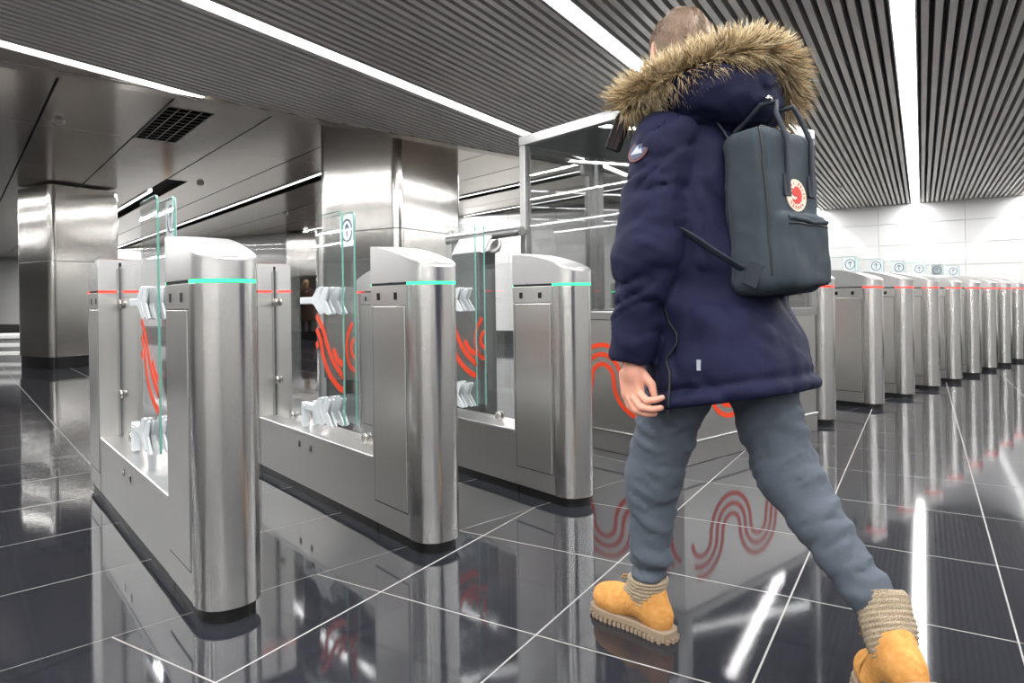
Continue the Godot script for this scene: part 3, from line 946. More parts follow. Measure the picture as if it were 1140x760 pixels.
func add_booth():
	var t := thing("inspector_booth", "steel and glass inspector's booth with red wave line, between the turnstiles", "booth", gx(3.24, 2.38))
	var W := 1.58; var D := 1.40; var H := 2.17     # along the row, along the lane
	var b := MB.new()
	b.box(Vector3(W / 2, 0.0625, -D / 2), Vector3(W + 0.012, 0.125, D + 0.012), Basis.IDENTITY, 0.003)
	obj("base", b, mats.steel_panel, t)
	b = MB.new()
	b.box(Vector3(W / 2, 0.13, -D / 2), Vector3(W + 0.022, 0.014, D + 0.022), Basis.IDENTITY, 0.004)
	obj("base_trim", b, mats.aluminium, t)
	for f in [[Vector3(0.012, 0.49, -D / 2), Vector3(0.024, 0.71, D)], [Vector3(W - 0.012, 0.49, -D / 2), Vector3(0.024, 0.71, D)], [Vector3(W / 2, 0.49, -0.012), Vector3(W - 0.05, 0.71, 0.024)], [Vector3(W / 2, 0.49, -D + 0.012), Vector3(W - 0.05, 0.71, 0.024)]]:
		b = MB.new(); b.box(f[0], f[1]); obj("lower_panel", b, mats.steel_panel, t)
	for f in [[Vector3(0.02, 0.865, -D / 2), Vector3(0.06, 0.055, D + 0.02)], [Vector3(W - 0.02, 0.865, -D / 2), Vector3(0.06, 0.055, D + 0.02)], [Vector3(W / 2, 0.865, -0.02), Vector3(W - 0.06, 0.055, 0.06)], [Vector3(W / 2, 0.865, -D + 0.02), Vector3(W - 0.06, 0.055, 0.06)]]:
		b = MB.new(); b.box(f[0], f[1], Basis.IDENTITY, 0.004); obj("sill", b, mats.aluminium, t)
	for f in [[Vector3(0.02, H - 0.035, -D / 2), Vector3(0.06, 0.07, D + 0.03)], [Vector3(W - 0.02, H - 0.035, -D / 2), Vector3(0.06, 0.07, D + 0.03)], [Vector3(W / 2, H - 0.035, -0.02), Vector3(W - 0.06, 0.07, 0.06)], [Vector3(W / 2, H - 0.035, -D + 0.02), Vector3(W - 0.06, 0.07, 0.06)]]:
		b = MB.new(); b.box(f[0], f[1], Basis.IDENTITY, 0.004); obj("top_rail", b, mats.aluminium, t)
	var ph := H - 0.07 - 0.8925
	var py := 0.8925 + ph / 2
	for p in [Vector2(0.02, -0.02), Vector2(W - 0.02, -0.02), Vector2(0.02, -D + 0.02), Vector2(W - 0.02, -D + 0.02), Vector2(0.70, -D + 0.02), Vector2(0.80, -D + 0.02)]:
		b = MB.new(); b.box(Vector3(p.x, py, p.y), Vector3(0.06, ph, 0.06), Basis.IDENTITY, 0.004); obj("frame_post", b, mats.aluminium, t)
	for f in [[Vector3(0.02, py, -D / 2), Vector3(0.008, ph, D - 0.1)], [Vector3(W - 0.02, py, -D / 2), Vector3(0.008, ph, D - 0.1)], [Vector3(W / 2, py, -0.02), Vector3(W - 0.1, ph, 0.008)], [Vector3(0.36, py, -D + 0.02), Vector3(0.62, ph, 0.008)], [Vector3(1.21, py, -D + 0.02), Vector3(0.76, ph, 0.008)]]:
		b = MB.new(); b.box(f[0], f[1]); obj("pane", b, mats.booth_glass, t)
	b = MB.new(); b.box(Vector3(W / 2, H - 0.052, -D / 2), Vector3(W - 0.1, 0.03, D - 0.1)); obj("roof_panel", b, mats.cabinet_grey, t)
	b = MB.new(); b.box(Vector3(0.60, 1.98, -D + 0.08), Vector3(0.10, 0.08, 0.05), Basis.IDENTITY, 0.006); obj("wall_box", b, mats.white_paint, t)
	b = MB.new(); b.box(Vector3(W / 2, 0.87, -0.30), Vector3(W - 0.12, 0.03, 0.45), Basis.IDENTITY, 0.004); obj("desk_top", b, mats.white_paint, t)
	# printed wave round the lower panels
	b = MB.new()
	meander(b, [[-0.93, -1], [-0.62, 1], [-0.31, -1], [0.0, 1]], 0.46, 0.155, Transform3D(Basis(Vector3(0, 0, 1), Vector3.UP, Vector3(-1, 0, 0)), Vector3(-0.0005, 0, 0)), -1.02, -0.02)
	obj("printed_wave", b, mats.red_print, t)
	b = MB.new()
	meander(b, [[0.165, 1], [0.475, -1], [0.785, 1], [1.095, -1], [1.405, 1]], 0.46, 0.155, Transform3D(Basis(Vector3(1, 0, 0), Vector3.UP, Vector3(0, 0, 1)), Vector3(0, 0, 0.0005)), 0.04, 1.48)
	obj("printed_wave", b, mats.red_print, t)
	# control stand and rail behind the last green-lit lane
	var c := thing("control_stand", "grey control stand with a white sloping top beside the glass booth", "stand", gx(3.03, 4.10))
	b = MB.new(); b.box(Vector3(0, 0.665, 0), Vector3(0.16, 1.33, 0.34), Basis.IDENTITY, 0.008); obj("cabinet", b, mats.cabinet_grey, c)
	b = MB.new(); b.box(Vector3(-0.01, 1.385, -0.01), Vector3(0.018, 0.15, 0.40), Basis(Vector3.BACK, -0.55), 0.004); obj("sloping_top", b, mats.white_paint, c)
	b = MB.new(); b.lathe([[0.0, -0.012], [0.05, -0.01], [0.06, 0.0], [0.05, 0.014], [0.0, 0.018]], Transform3D(Basis(Vector3.BACK, 1.2), Vector3(-0.02, 1.36, 0.30)), 16)
	b.box(Vector3(0.0, 1.33, 0.24), Vector3(0.015, 0.015, 0.14)); obj("round_mirror", b, mats.aluminium, c)
	var r := thing("handrail", "thick steel tube rail on a post beside the glass booth", "rail", gx(3.12, 3.66))
	b = MB.new(); b.tube([Vector3(0, 1.462, 0.02), Vector3(0, 1.462, -0.9)], 0.033, 16); obj("tube", b, mats.aluminium, r)
	b = MB.new(); b.tube([Vector3(0, 0.0, -0.86), Vector3(0, 1.54, -0.86)], 0.02, 12); obj("post", b, mats.aluminium, r)
	b = MB.new(); b.box(Vector3(0.055, 1.462, -0.05), Vector3(0.09, 0.03, 0.03), Basis.IDENTITY, 0.004); obj("bracket", b, mats.aluminium, r)

# ---------------------------------------------------------------- fields meshed as surface nets
func smin(a: float, b: float, k: float) -> float:
	var h := clampf(0.5 + 0.5 * (b - a) / k, 0.0, 1.0)
	return lerpf(b, a, h) - k * h * (1.0 - h)
func cone(p: Vector3, a: Vector3, b: Vector3, ra: float, rb: float) -> float:
	var d := b - a
	var t := clampf((p - a).dot(d) / d.length_squared(), 0.0, 1.0)
	return p.distance_to(a + d * t) - lerpf(ra, rb, t)
func ell(p: Vector3, c: Vector3, r: Vector3) -> float:
	var q := (p - c) / r
	var k := q.length()
	return (k - 1.0) * minf(r.x, minf(r.y, r.z)) if k < 1.0 else (k - 1.0) / (k / ((p - c).length() + 1e-6))
func rbox(p: Vector3, c: Vector3, h: Vector3, r: float) -> float:
	var q := (p - c).abs() - h + Vector3(r, r, r)
	return Vector3(maxf(q.x, 0), maxf(q.y, 0), maxf(q.z, 0)).length() + minf(maxf(q.x, maxf(q.y, q.z)), 0.0) - r
func table(y: float, t: Array) -> float:
	if y <= t[0][0]: return t[0][1]
	for i in range(1, t.size()):
		if y <= t[i][0]:
			var s: float = (y - t[i - 1][0]) / (t[i][0] - t[i - 1][0])
			return lerpf(t[i - 1][1], t[i][1], s * s * (3.0 - 2.0 * s))
	return t[-1][1]
func nets(mb: MB, fn: Callable, lo: Vector3, hi: Vector3, cell: float, xf := Transform3D.IDENTITY, slack := 0.02):
	var B := 6
	var nx := int(ceil((hi.x - lo.x) / cell / B)) * B
	var ny := int(ceil((hi.y - lo.y) / cell / B)) * B
	var nzz := int(ceil((hi.z - lo.z) / cell / B)) * B
	var sx := nx + 1; var sy := ny + 1; var sz := nzz + 1
	var val := PackedFloat32Array(); val.resize(sx * sy * sz); val.fill(1e9)
	var idx := PackedInt32Array(); idx.resize(sx * sy * sz); idx.fill(-1)
	var act := []
	var reach := B * cell * 0.87 + slack
	for bz in range(0, nzz, B):
		for by in range(0, ny, B):
			for bx in range(0, nx, B):
				var ce := lo + Vector3(bx + B * 0.5, by + B * 0.5, bz + B * 0.5) * cell
				if absf(fn.call(ce)) > reach: continue
				act.append(Vector3i(bx, by, bz))
				for z in range(bz, bz + B + 1):
					for y in range(by, by + B + 1):
						for x in range(bx, bx + B + 1):
							var k := (z * sy + y) * sx + x
							if val[k] > 1e8: val[k] = fn.call(lo + Vector3(x, y, z) * cell)
	var base := mb.v.size()
	var pos := PackedVector3Array()
	var cells := []
	var cx := [0, 1, 0, 1, 0, 1, 0, 1]
	var cy := [0, 0, 1, 1, 0, 0, 1, 1]
	var cz := [0, 0, 0, 0, 1, 1, 1, 1]
	var ed := [[0, 1], [2, 3], [4, 5], [6, 7], [0, 2], [1, 3], [4, 6], [5, 7], [0, 4], [1, 5], [2, 6], [3, 7]]
	var v8 := PackedFloat32Array(); v8.resize(8)
	for b in act:
		for z in range(b.z, b.z + B):
			for y in range(b.y, b.y + B):
				for x in range(b.x, b.x + B):
					var neg := 0
					for c in 8:
						var q := val[((z + cz[c]) * sy + y + cy[c]) * sx + x + cx[c]]
						v8[c] = q
						if q < 0.0: neg += 1
					if neg == 0 or neg == 8: continue
					var s := Vector3.ZERO
					var m := 0
					for e in ed:
						var a: float = v8[e[0]]; var d: float = v8[e[1]]
						if (a < 0.0) == (d < 0.0): continue
						var t := a / (a - d)
						s += Vector3(lerpf(cx[e[0]], cx[e[1]], t), lerpf(cy[e[0]], cy[e[1]], t), lerpf(cz[e[0]], cz[e[1]], t))
						m += 1
					idx[(z * sy + y) * sx + x] = pos.size()
					pos.append(lo + (Vector3(x, y, z) + s / m) * cell)
					cells.append(Vector3i(x, y, z))
	var nr := PackedVector3Array(); nr.resize(pos.size())
	var ix := PackedInt32Array()
	var st := [1, sx, sx * sy]
	for c in cells:
		var k: int = (c.z * sy + c.y) * sx + c.x
		for ax in 3:
			var u := (ax + 1) % 3
			var w := (ax + 2) % 3
			if c[u] == 0 or c[w] == 0: continue
			var a := val[k]; var d := val[k + st[ax]]
			if (a < 0.0) == (d < 0.0) or d > 1e8: continue
			var q0 := idx[k]; var q1 := idx[k - st[u]]; var q2 := idx[k - st[u] - st[w]]; var q3 := idx[k - st[w]]
			if q1 < 0 or q2 < 0 or q3 < 0: continue
			var f := (pos[q2] - pos[q0]).cross(pos[q3] - pos[q1])     # points along +ax for the order 0 1 2 3
			if a > 0.0: f = -f
			nr[q0] += f; nr[q1] += f; nr[q2] += f; nr[q3] += f
			if a < 0.0: ix.append_array([q0, q2, q1, q0, q3, q2])
			else: ix.append_array([q0, q1, q2, q0, q2, q3])
	for i in pos.size(): mb.pt(xf * pos[i], (xf.basis * nr[i]).normalized())
	for i in ix: mb.ix.append(base + i)
func drop(p: Vector3, fn: Callable, times := 6) -> Array:
	# the nearest point on a field's surface, and the normal there
	var g := Vector3.UP
	for i in times:
		var d: float = fn.call(p)
		var e := 0.004
		g = Vector3(fn.call(p + Vector3(e, 0, 0)) - fn.call(p - Vector3(e, 0, 0)), fn.call(p + Vector3(0, e, 0)) - fn.call(p - Vector3(0, e, 0)), fn.call(p + Vector3(0, 0, e)) - fn.call(p - Vector3(0, 0, e))).normalized()
		p -= g * d * 0.9
	return [p, g]

# ---------------------------------------------------------------- the passenger (own axes: x to his right, y up, -z ahead)
const CA := [[0.60, 0.238], [0.75, 0.232], [1.0, 0.212], [1.20, 0.215], [1.32, 0.205], [1.40, 0.170], [1.47, 0.11], [1.53, 0.075]]
const CB := [[0.60, 0.222], [0.75, 0.210], [1.0, 0.168], [1.20, 0.150], [1.35, 0.135], [1.44, 0.105], [1.53, 0.075]]
const CC := [[0.60, 0.010], [0.75, 0.0], [1.0, -0.045], [1.20, -0.065], [1.40, -0.070], [1.53, -0.09]]
const HT := 0.55
const SH := Vector3(-0.185, 1.385, -0.075)
const EL := Vector3(-0.255, 1.09, -0.085)
const WR := Vector3(-0.262, 0.80, -0.135)
func sleeve(p: Vector3, a: Vector3, b: Vector3, c: Vector3) -> float:
	var d := smin(cone(p, a, b, 0.088, 0.078), cone(p, b, c, 0.076, 0.062), 0.03)
	var ax := (c - b).normalized()
	return maxf(d, (p - c).dot(ax))
func torso(p: Vector3) -> float:
	var a := table(p.y, CA); var b := table(p.y, CB); var c := table(p.y, CC)
	var q := Vector2(absf(p.x) / a, absf(p.z - c) / b)
	var k := pow(pow(q.x, 2.4) + pow(q.y, 2.4), 1.0 / 2.4)
	var d := (k - 1.0) * minf(a, b)
	var hem := 0.668 + 0.19 * (p.z + 0.13)
	# rolled hem with a groove above it
	var h := p.y - hem
	d -= 0.007 * exp(-pow((h - 0.018) / 0.014, 2.0)) - 0.008 * exp(-pow((h - 0.045) / 0.009, 2.0))
	var fo := nz.get_noise_3d(p.x * 60 + 13, p.y * 48 + p.x * 30, p.z * 60)
	d += 0.007 * exp(-pow(fo / 0.09, 2.0)) + 0.012 * nz.get_noise_3d(p.x * 95, p.y * 42, p.z * 95) + 0.006 * nz.get_noise_3d(p.x * 170 + 9, p.y * 150, p.z * 170)
	d -= 0.010 * sin((p.y - 1.02) * 38.0 + p.x * 6.0 + 5.0 * p.z) * exp(-pow((p.y - 0.98) / 0.12, 2.0))
	return maxf(maxf(d, -h), p.y - 1.52)
func sleeve_folds(p: Vector3) -> float:
	var f := nz.get_noise_3d(p.x * 80 + 40, p.y * 230 + p.z * 110, p.z * 80)
	var g := nz.get_noise_3d(p.x * 40, p.y * 125 - p.z * 60 + 77, p.z * 45)
	return 0.007 * f + 0.013 * g + 0.011 * exp(-pow(g / 0.075, 2.0)) + 0.004 * exp(-pow(f / 0.09, 2.0))
func coat(p: Vector3) -> float:
	var d := torso(p)
	if p.x < 0.0:
		var l := sleeve(p, SH, EL, WR)
		if l < 0.06: l += sleeve_folds(p)
		d = smin(d, l, 0.022)
	else:
		var r := sleeve(p, Vector3(0.185, 1.385, -0.075), Vector3(0.25, 1.11, -0.13), Vector3(0.22, 0.90, -0.30))
		if r < 0.06: r += sleeve_folds(p)
		d = smin(d, r, 0.022)
	return d
func hood(p: Vector3) -> float:
	var d := ell(p, Vector3(-0.005, 1.508, 0.012), Vector3(0.188, 0.105, 0.128))
	d = smin(d, ell(p, Vector3(-0.10, 1.50, -0.06), Vector3(0.115, 0.075, 0.12)), 0.05)
	d = maxf(d, -ell(p, Vector3(-0.015, 1.665, -0.075), Vector3(0.135, 0.15, 0.125)))
	var fo := nz.get_noise_3d(p.x * 90, p.y * 130, p.z * 90 + 31)
	return d + 0.012 * fo + 0.009 * exp(-pow(fo / 0.1, 2.0))
# legs: hip, knee, ankle of each side
const LEGS := [[Vector3(-0.088, 0.90, -0.055), Vector3(-0.09, 0.455, -0.203), Vector3(-0.09, 0.162, -0.218)], [Vector3(0.088, 0.90, -0.03), Vector3(0.075, 0.490, 0.120), Vector3(0.052, 0.212, 0.360)]]
func trousers(p: Vector3) -> float:
	var best := ell(p, Vector3(0, 0.88, -0.04), Vector3(0.175, 0.14, 0.135))
	for s in 2:
		var l: Array = LEGS[s]
		var d := smin(cone(p, l[0], l[1], 0.108, 0.080), cone(p, l[1], l[2], 0.079, 0.050), 0.03)
		d = maxf(d, (p - l[2]).dot((l[2] - l[1]).normalized()))
		if d < 0.05:
			var t: float = p.y * 300.0
			var cr := nz.get_noise_3d(p.x * 90 + s * 60, t * 0.8 + p.z * (110 if s == 0 else -210), p.z * 80)
			d += 0.009 * cr + 0.006 * exp(-pow(cr / 0.10, 2.0))
			var low := clampf((0.42 - p.y) / 0.3, 0.0, 1.0)
			d += 0.011 * low * nz.get_noise_3d(p.x * 60, t * 1.25 + p.x * 200 + s * 33, p.z * 60)
			# gathered cuff
			var cu: float = (l[2] - p).dot((l[2] - l[1]).normalized())
			d -= 0.006 * exp(-pow((cu - 0.055) / 0.02, 2.0)) - 0.007 * exp(-pow((cu - 0.030) / 0.008, 2.0))
		best = smin(best, d, 0.02)
	return best
func head(p: Vector3) -> float:
	var c := Vector3(-0.018, 1.682, -0.140)
	var q := Basis(Vector3.UP, HT) * (p - c)
	var d := ell(q, Vector3(0, 0.005, 0.012), Vector3(0.079, 0.104, 0.098))
	d = smin(d, ell(q, Vector3(0, -0.055, -0.040), Vector3(0.060, 0.070, 0.060)), 0.03)
	d = smin(d, cone(q, Vector3(0, -0.005, -0.088), Vector3(0, -0.035, -0.108), 0.009, 0.014), 0.012)
	d = smin(d, cone(q, Vector3(-0.018, -0.068, -0.096), Vector3(0.018, -0.068, -0.096), 0.007, 0.007), 0.010)
	for s in [-1, 1]:
		d = maxf(d, -(q - Vector3(s * 0.031, 0.008, -0.098)).length() + 0.013)
		d = smin(d, (q - Vector3(s * 0.031, 0.008, -0.084)).length() - 0.012, 0.004)
		d = smin(d, maxf(ell(q, Vector3(s * 0.081, -0.006, 0.006), Vector3(0.012, 0.031, 0.019)), -ell(q, Vector3(s * 0.094, -0.004, 0.002), Vector3(0.009, 0.02, 0.011))), 0.006)
	d = smin(d, cone(p, Vector3(-0.01, 1.62, -0.115), Vector3(0, 1.42, -0.075), 0.055, 0.062), 0.03)
	return d
func hand_left(p: Vector3) -> float:
	# wrist, palm, four fingers curling back, thumb beside them
	var d := cone(p, Vector3(-0.262, 0.84, -0.125), Vector3(-0.264, 0.778, -0.122), 0.027, 0.025)
	var palm := rbox(Basis(Vector3.RIGHT, 0.12) * (p - Vector3(-0.267, 0.747, -0.128)), Vector3.ZERO, Vector3(0.014, 0.040, 0.036), 0.013)
	d = smin(d, palm, 0.022)
	var f := [[Vector3(-0.272, 0.722, -0.094), Vector3(-0.274, 0.708, -0.072), Vector3(-0.266, 0.712, -0.050), Vector3(-0.258, 0.718, -0.036), 0.0095],
		[Vector3(-0.275, 0.712, -0.112), Vector3(-0.278, 0.690, -0.088), Vector3(-0.268, 0.687, -0.058), Vector3(-0.258, 0.692, -0.040), 0.0098],
		[Vector3(-0.273, 0.709, -0.131), Vector3(-0.275, 0.681, -0.110), Vector3(-0.266, 0.672, -0.082), Vector3(-0.256, 0.674, -0.062), 0.0094],
		[Vector3(-0.268, 0.712, -0.148), Vector3(-0.268, 0.686, -0.136), Vector3(-0.260, 0.670, -0.116), Vector3(-0.252, 0.668, -0.099), 0.0084]]
	for q in f:
		var r: float = q[4]
		var g := minf(minf(cone(p, q[0], q[1], r * 1.08, r), cone(p, q[1], q[2], r, r * 0.92)), cone(p, q[2], q[3], r * 0.92, r * 0.78))
		d = smin(d, g, 0.005)
	var th := minf(cone(p, Vector3(-0.256, 0.772, -0.100), Vector3(-0.250, 0.748, -0.076), 0.014, 0.0115), cone(p, Vector3(-0.250, 0.748, -0.076), Vector3(-0.248, 0.718, -0.068), 0.0112, 0.0085))
	return smin(d, th, 0.008)
func hand_right(p: Vector3) -> float:
	return hand_left(Vector3(-p.x, p.y, p.z) - Vector3(-0.22 + 0.262, 0.10, -0.165))
func trunk(p: Vector3) -> float:
	# the body under the clothes
	var d := cone(p, Vector3(0, 1.36, -0.075), Vector3(0, 0.95, -0.04), 0.105, 0.105)
	d = smin(d, cone(p, Vector3(-0.15, 1.38, -0.075), Vector3(0.15, 1.38, -0.075), 0.055, 0.055), 0.05)
	d = smin(d, cone(p, Vector3(0, 1.36, -0.075), Vector3(-0.01, 1.58, -0.11), 0.06, 0.05), 0.03)
	for s in 2:
		var l: Array = LEGS[s]
		d = smin(d, cone(p, l[0], l[1], 0.078, 0.05), 0.03); d = smin(d, cone(p, l[1], l[2], 0.05, 0.034), 0.02)
	d = smin(d, cone(p, SH, EL, 0.045, 0.038), 0.03); d = smin(d, cone(p, EL, Vector3(-0.262, 0.83, -0.127), 0.038, 0.026), 0.02)
	d = smin(d, cone(p, Vector3(0.185, 1.385, -0.075), Vector3(0.25, 1.11, -0.13), 0.045, 0.038), 0.03); d = smin(d, cone(p, Vector3(0.25, 1.11, -0.13), Vector3(0.22, 0.93, -0.29), 0.038, 0.026), 0.02)
	return d

# boot in its own axes: heel at z = +0.13, toe at z = -0.17, sole from y = 0
func boot_upper(p: Vector3) -> float:
	var d := ell(p, Vector3(0, 0.060, -0.100), Vector3(0.050, 0.048, 0.072))
	d = smin(d, ell(p, Vector3(0, 0.065, 0.075), Vector3(0.040, 0.062, 0.055)), 0.05)
	d = smin(d, cone(p, Vector3(0, 0.070, -0.06), Vector3(0, 0.085, 0.05), 0.045, 0.042), 0.03)
	d = smin(d, cone(p, Vector3(0, 0.095, 0.01), Vector3(0, 0.135, 0.055), 0.040, 0.045), 0.03)
	d = maxf(d, 0.028 - p.y)
	d = maxf(d, p.y - 0.150 + 0.15 * (p.z - 0.05))
	return d + 0.002 * nz.get_noise_3d(p.x * 300, p.y * 300, p.z * 200)
func sole_outline() -> PackedVector2Array:
	var p := PackedVector2Array()
	for q in [[0.0, -0.178], [0.026, -0.172], [0.045, -0.15], [0.053, -0.115], [0.052, -0.08], [0.044, -0.03], [0.039, 0.02], [0.041, 0.07], [0.043, 0.10], [0.036, 0.124], [0.018, 0.135]]: p.append(Vector2(q[0], q[1]))
	for i in range(10, 0, -1): p.append(Vector2(-p[i].x * 0.96, p[i].y))
	return p
var sock_top := 0.222
func sock(p: Vector3) -> float:
	var d := cone(p, Vector3(0, 0.10, 0.040), Vector3(0, 0.235, 0.052), 0.052, 0.063)
	d = smin(d, cone(p, Vector3(0, 0.115, 0.00), Vector3(0, 0.15, 0.03), 0.040, 0.048), 0.03)
	d = maxf(d, p.y - sock_top)
	d += 0.0026 * sin(p.y * 520.0) + 0.006 * nz.get_noise_3d(p.x * 140, p.y * 160, p.z * 140)
	return d
func bend(mb: MB, a: float):
	# the toes stay flat on the ground while the heel lifts
	for i in mb.v.size():
		var p := mb.v[i]
		if p.z < -0.06:
			var w := clampf((-0.06 - p.z) / 0.03, 0.0, 1.0)
			var r := Basis(Vector3.RIGHT, a * w)
			mb.v[i] = Vector3(0, 0.02, -0.06) + r * (p - Vector3(0, 0.02, -0.06))
			mb.n[i] = r * mb.n[i]
func make_boot(parent: Node3D, at: Transform3D, lift := 0.0):
	var mb := MB.new()
	nets(mb, boot_upper, Vector3(-0.07, 0.01, -0.19), Vector3(0.07, 0.20, 0.15), 0.006, Transform3D.IDENTITY, 0.01)
	bend(mb, lift)
	var b := obj("boot", mb, mats.nubuck, parent)
	b.transform = at
	b.set_meta("label", "tan nubuck lace-up boot")
	mb = MB.new()
	var o := sole_outline()
	mb.prism(o, 0.012, 0.034, 0.003)
	var heel := PackedVector2Array()
	for q in o:
		if q.y > 0.03: heel.append(q * 0.99)
	mb.prism(heel, 0.002, 0.014)
	bend(mb, lift)
	obj("sole", mb, mats.sole, b)
	mb = MB.new()
	for i in o.size():
		var a := o[i]; var c := o[(i + 1) % o.size()]
		var steps := maxi(1, int(a.distance_to(c) / 0.0145))
		for k in steps:
			var m := a.lerp(c, (k + 0.5) / steps)
			var dr := (c - a).normalized()
			mb.box(Vector3(m.x * 0.9, 0.0065, m.y * 0.97), Vector3(0.0105, 0.013, 0.022), Basis(Vector3(dr.x, 0, dr.y), Vector3.UP, Vector3(dr.x, 0, dr.y).cross(Vector3.UP)))
	bend(mb, lift)
	obj("lugs", mb, mats.sole, b)
	mb = MB.new()
	nets(mb, sock, Vector3(-0.09, 0.07, -0.07), Vector3(0.09, 0.25, 0.15), 0.006, Transform3D.IDENTITY, 0.015)
	obj("knitted_sock", mb, mats.knit, b)
	mb = MB.new()
	for k in 4:
		var z := -0.035 + k * 0.014
		var y := 0.116 + k * 0.013
		mb.tube([Vector3(-0.035, y - 0.022, z + 0.004), Vector3(-0.018, y + 0.002, z - 0.004), Vector3(0.018, y + 0.002, z + 0.004), Vector3(0.035, y - 0.022, z - 0.004)], 0.0022, 6)
	mb.tube([Vector3(-0.01, 0.160, -0.012), Vector3(-0.03, 0.166, -0.026), Vector3(-0.036, 0.156, -0.036), Vector3(-0.022, 0.153, -0.025), Vector3(0, 0.158, -0.012)], 0.0022, 6)
	mb.tube([Vector3(0.0, 0.160, -0.012), Vector3(0.018, 0.168, -0.03), Vector3(0.03, 0.152, -0.036), Vector3(0.02, 0.148, -0.025)], 0.0022, 6)
	obj("laces", mb, mats.lace, b)

func strand(mb: MB, p: Vector3, d: Vector3, le: float, r: float, sag: Vector3):
	var s := d.cross(Vector3(0.3, 0.9, 0.2)).normalized()
	var t := d.cross(s).normalized()
	var q := p + d * le * 0.55 + sag * 0.25
	var e := p + d * le + sag
	var i := mb.v.size()
	for ring in [[p, 1.0], [q, 0.75]]:
		for k in 3:
			var a := TAU * k / 3.0
			var nn := s * cos(a) + t * sin(a)
			mb.pt(ring[0] + nn * r * ring[1], nn)
	mb.pt(e, d)
	for k in 3:
		var k2 := (k + 1) % 3
		mb.ix.append_array([i + k, i + 3 + k2, i + k2, i + k, i + 3 + k, i + 3 + k2, i + 3 + k, i + 6, i + 3 + k2])

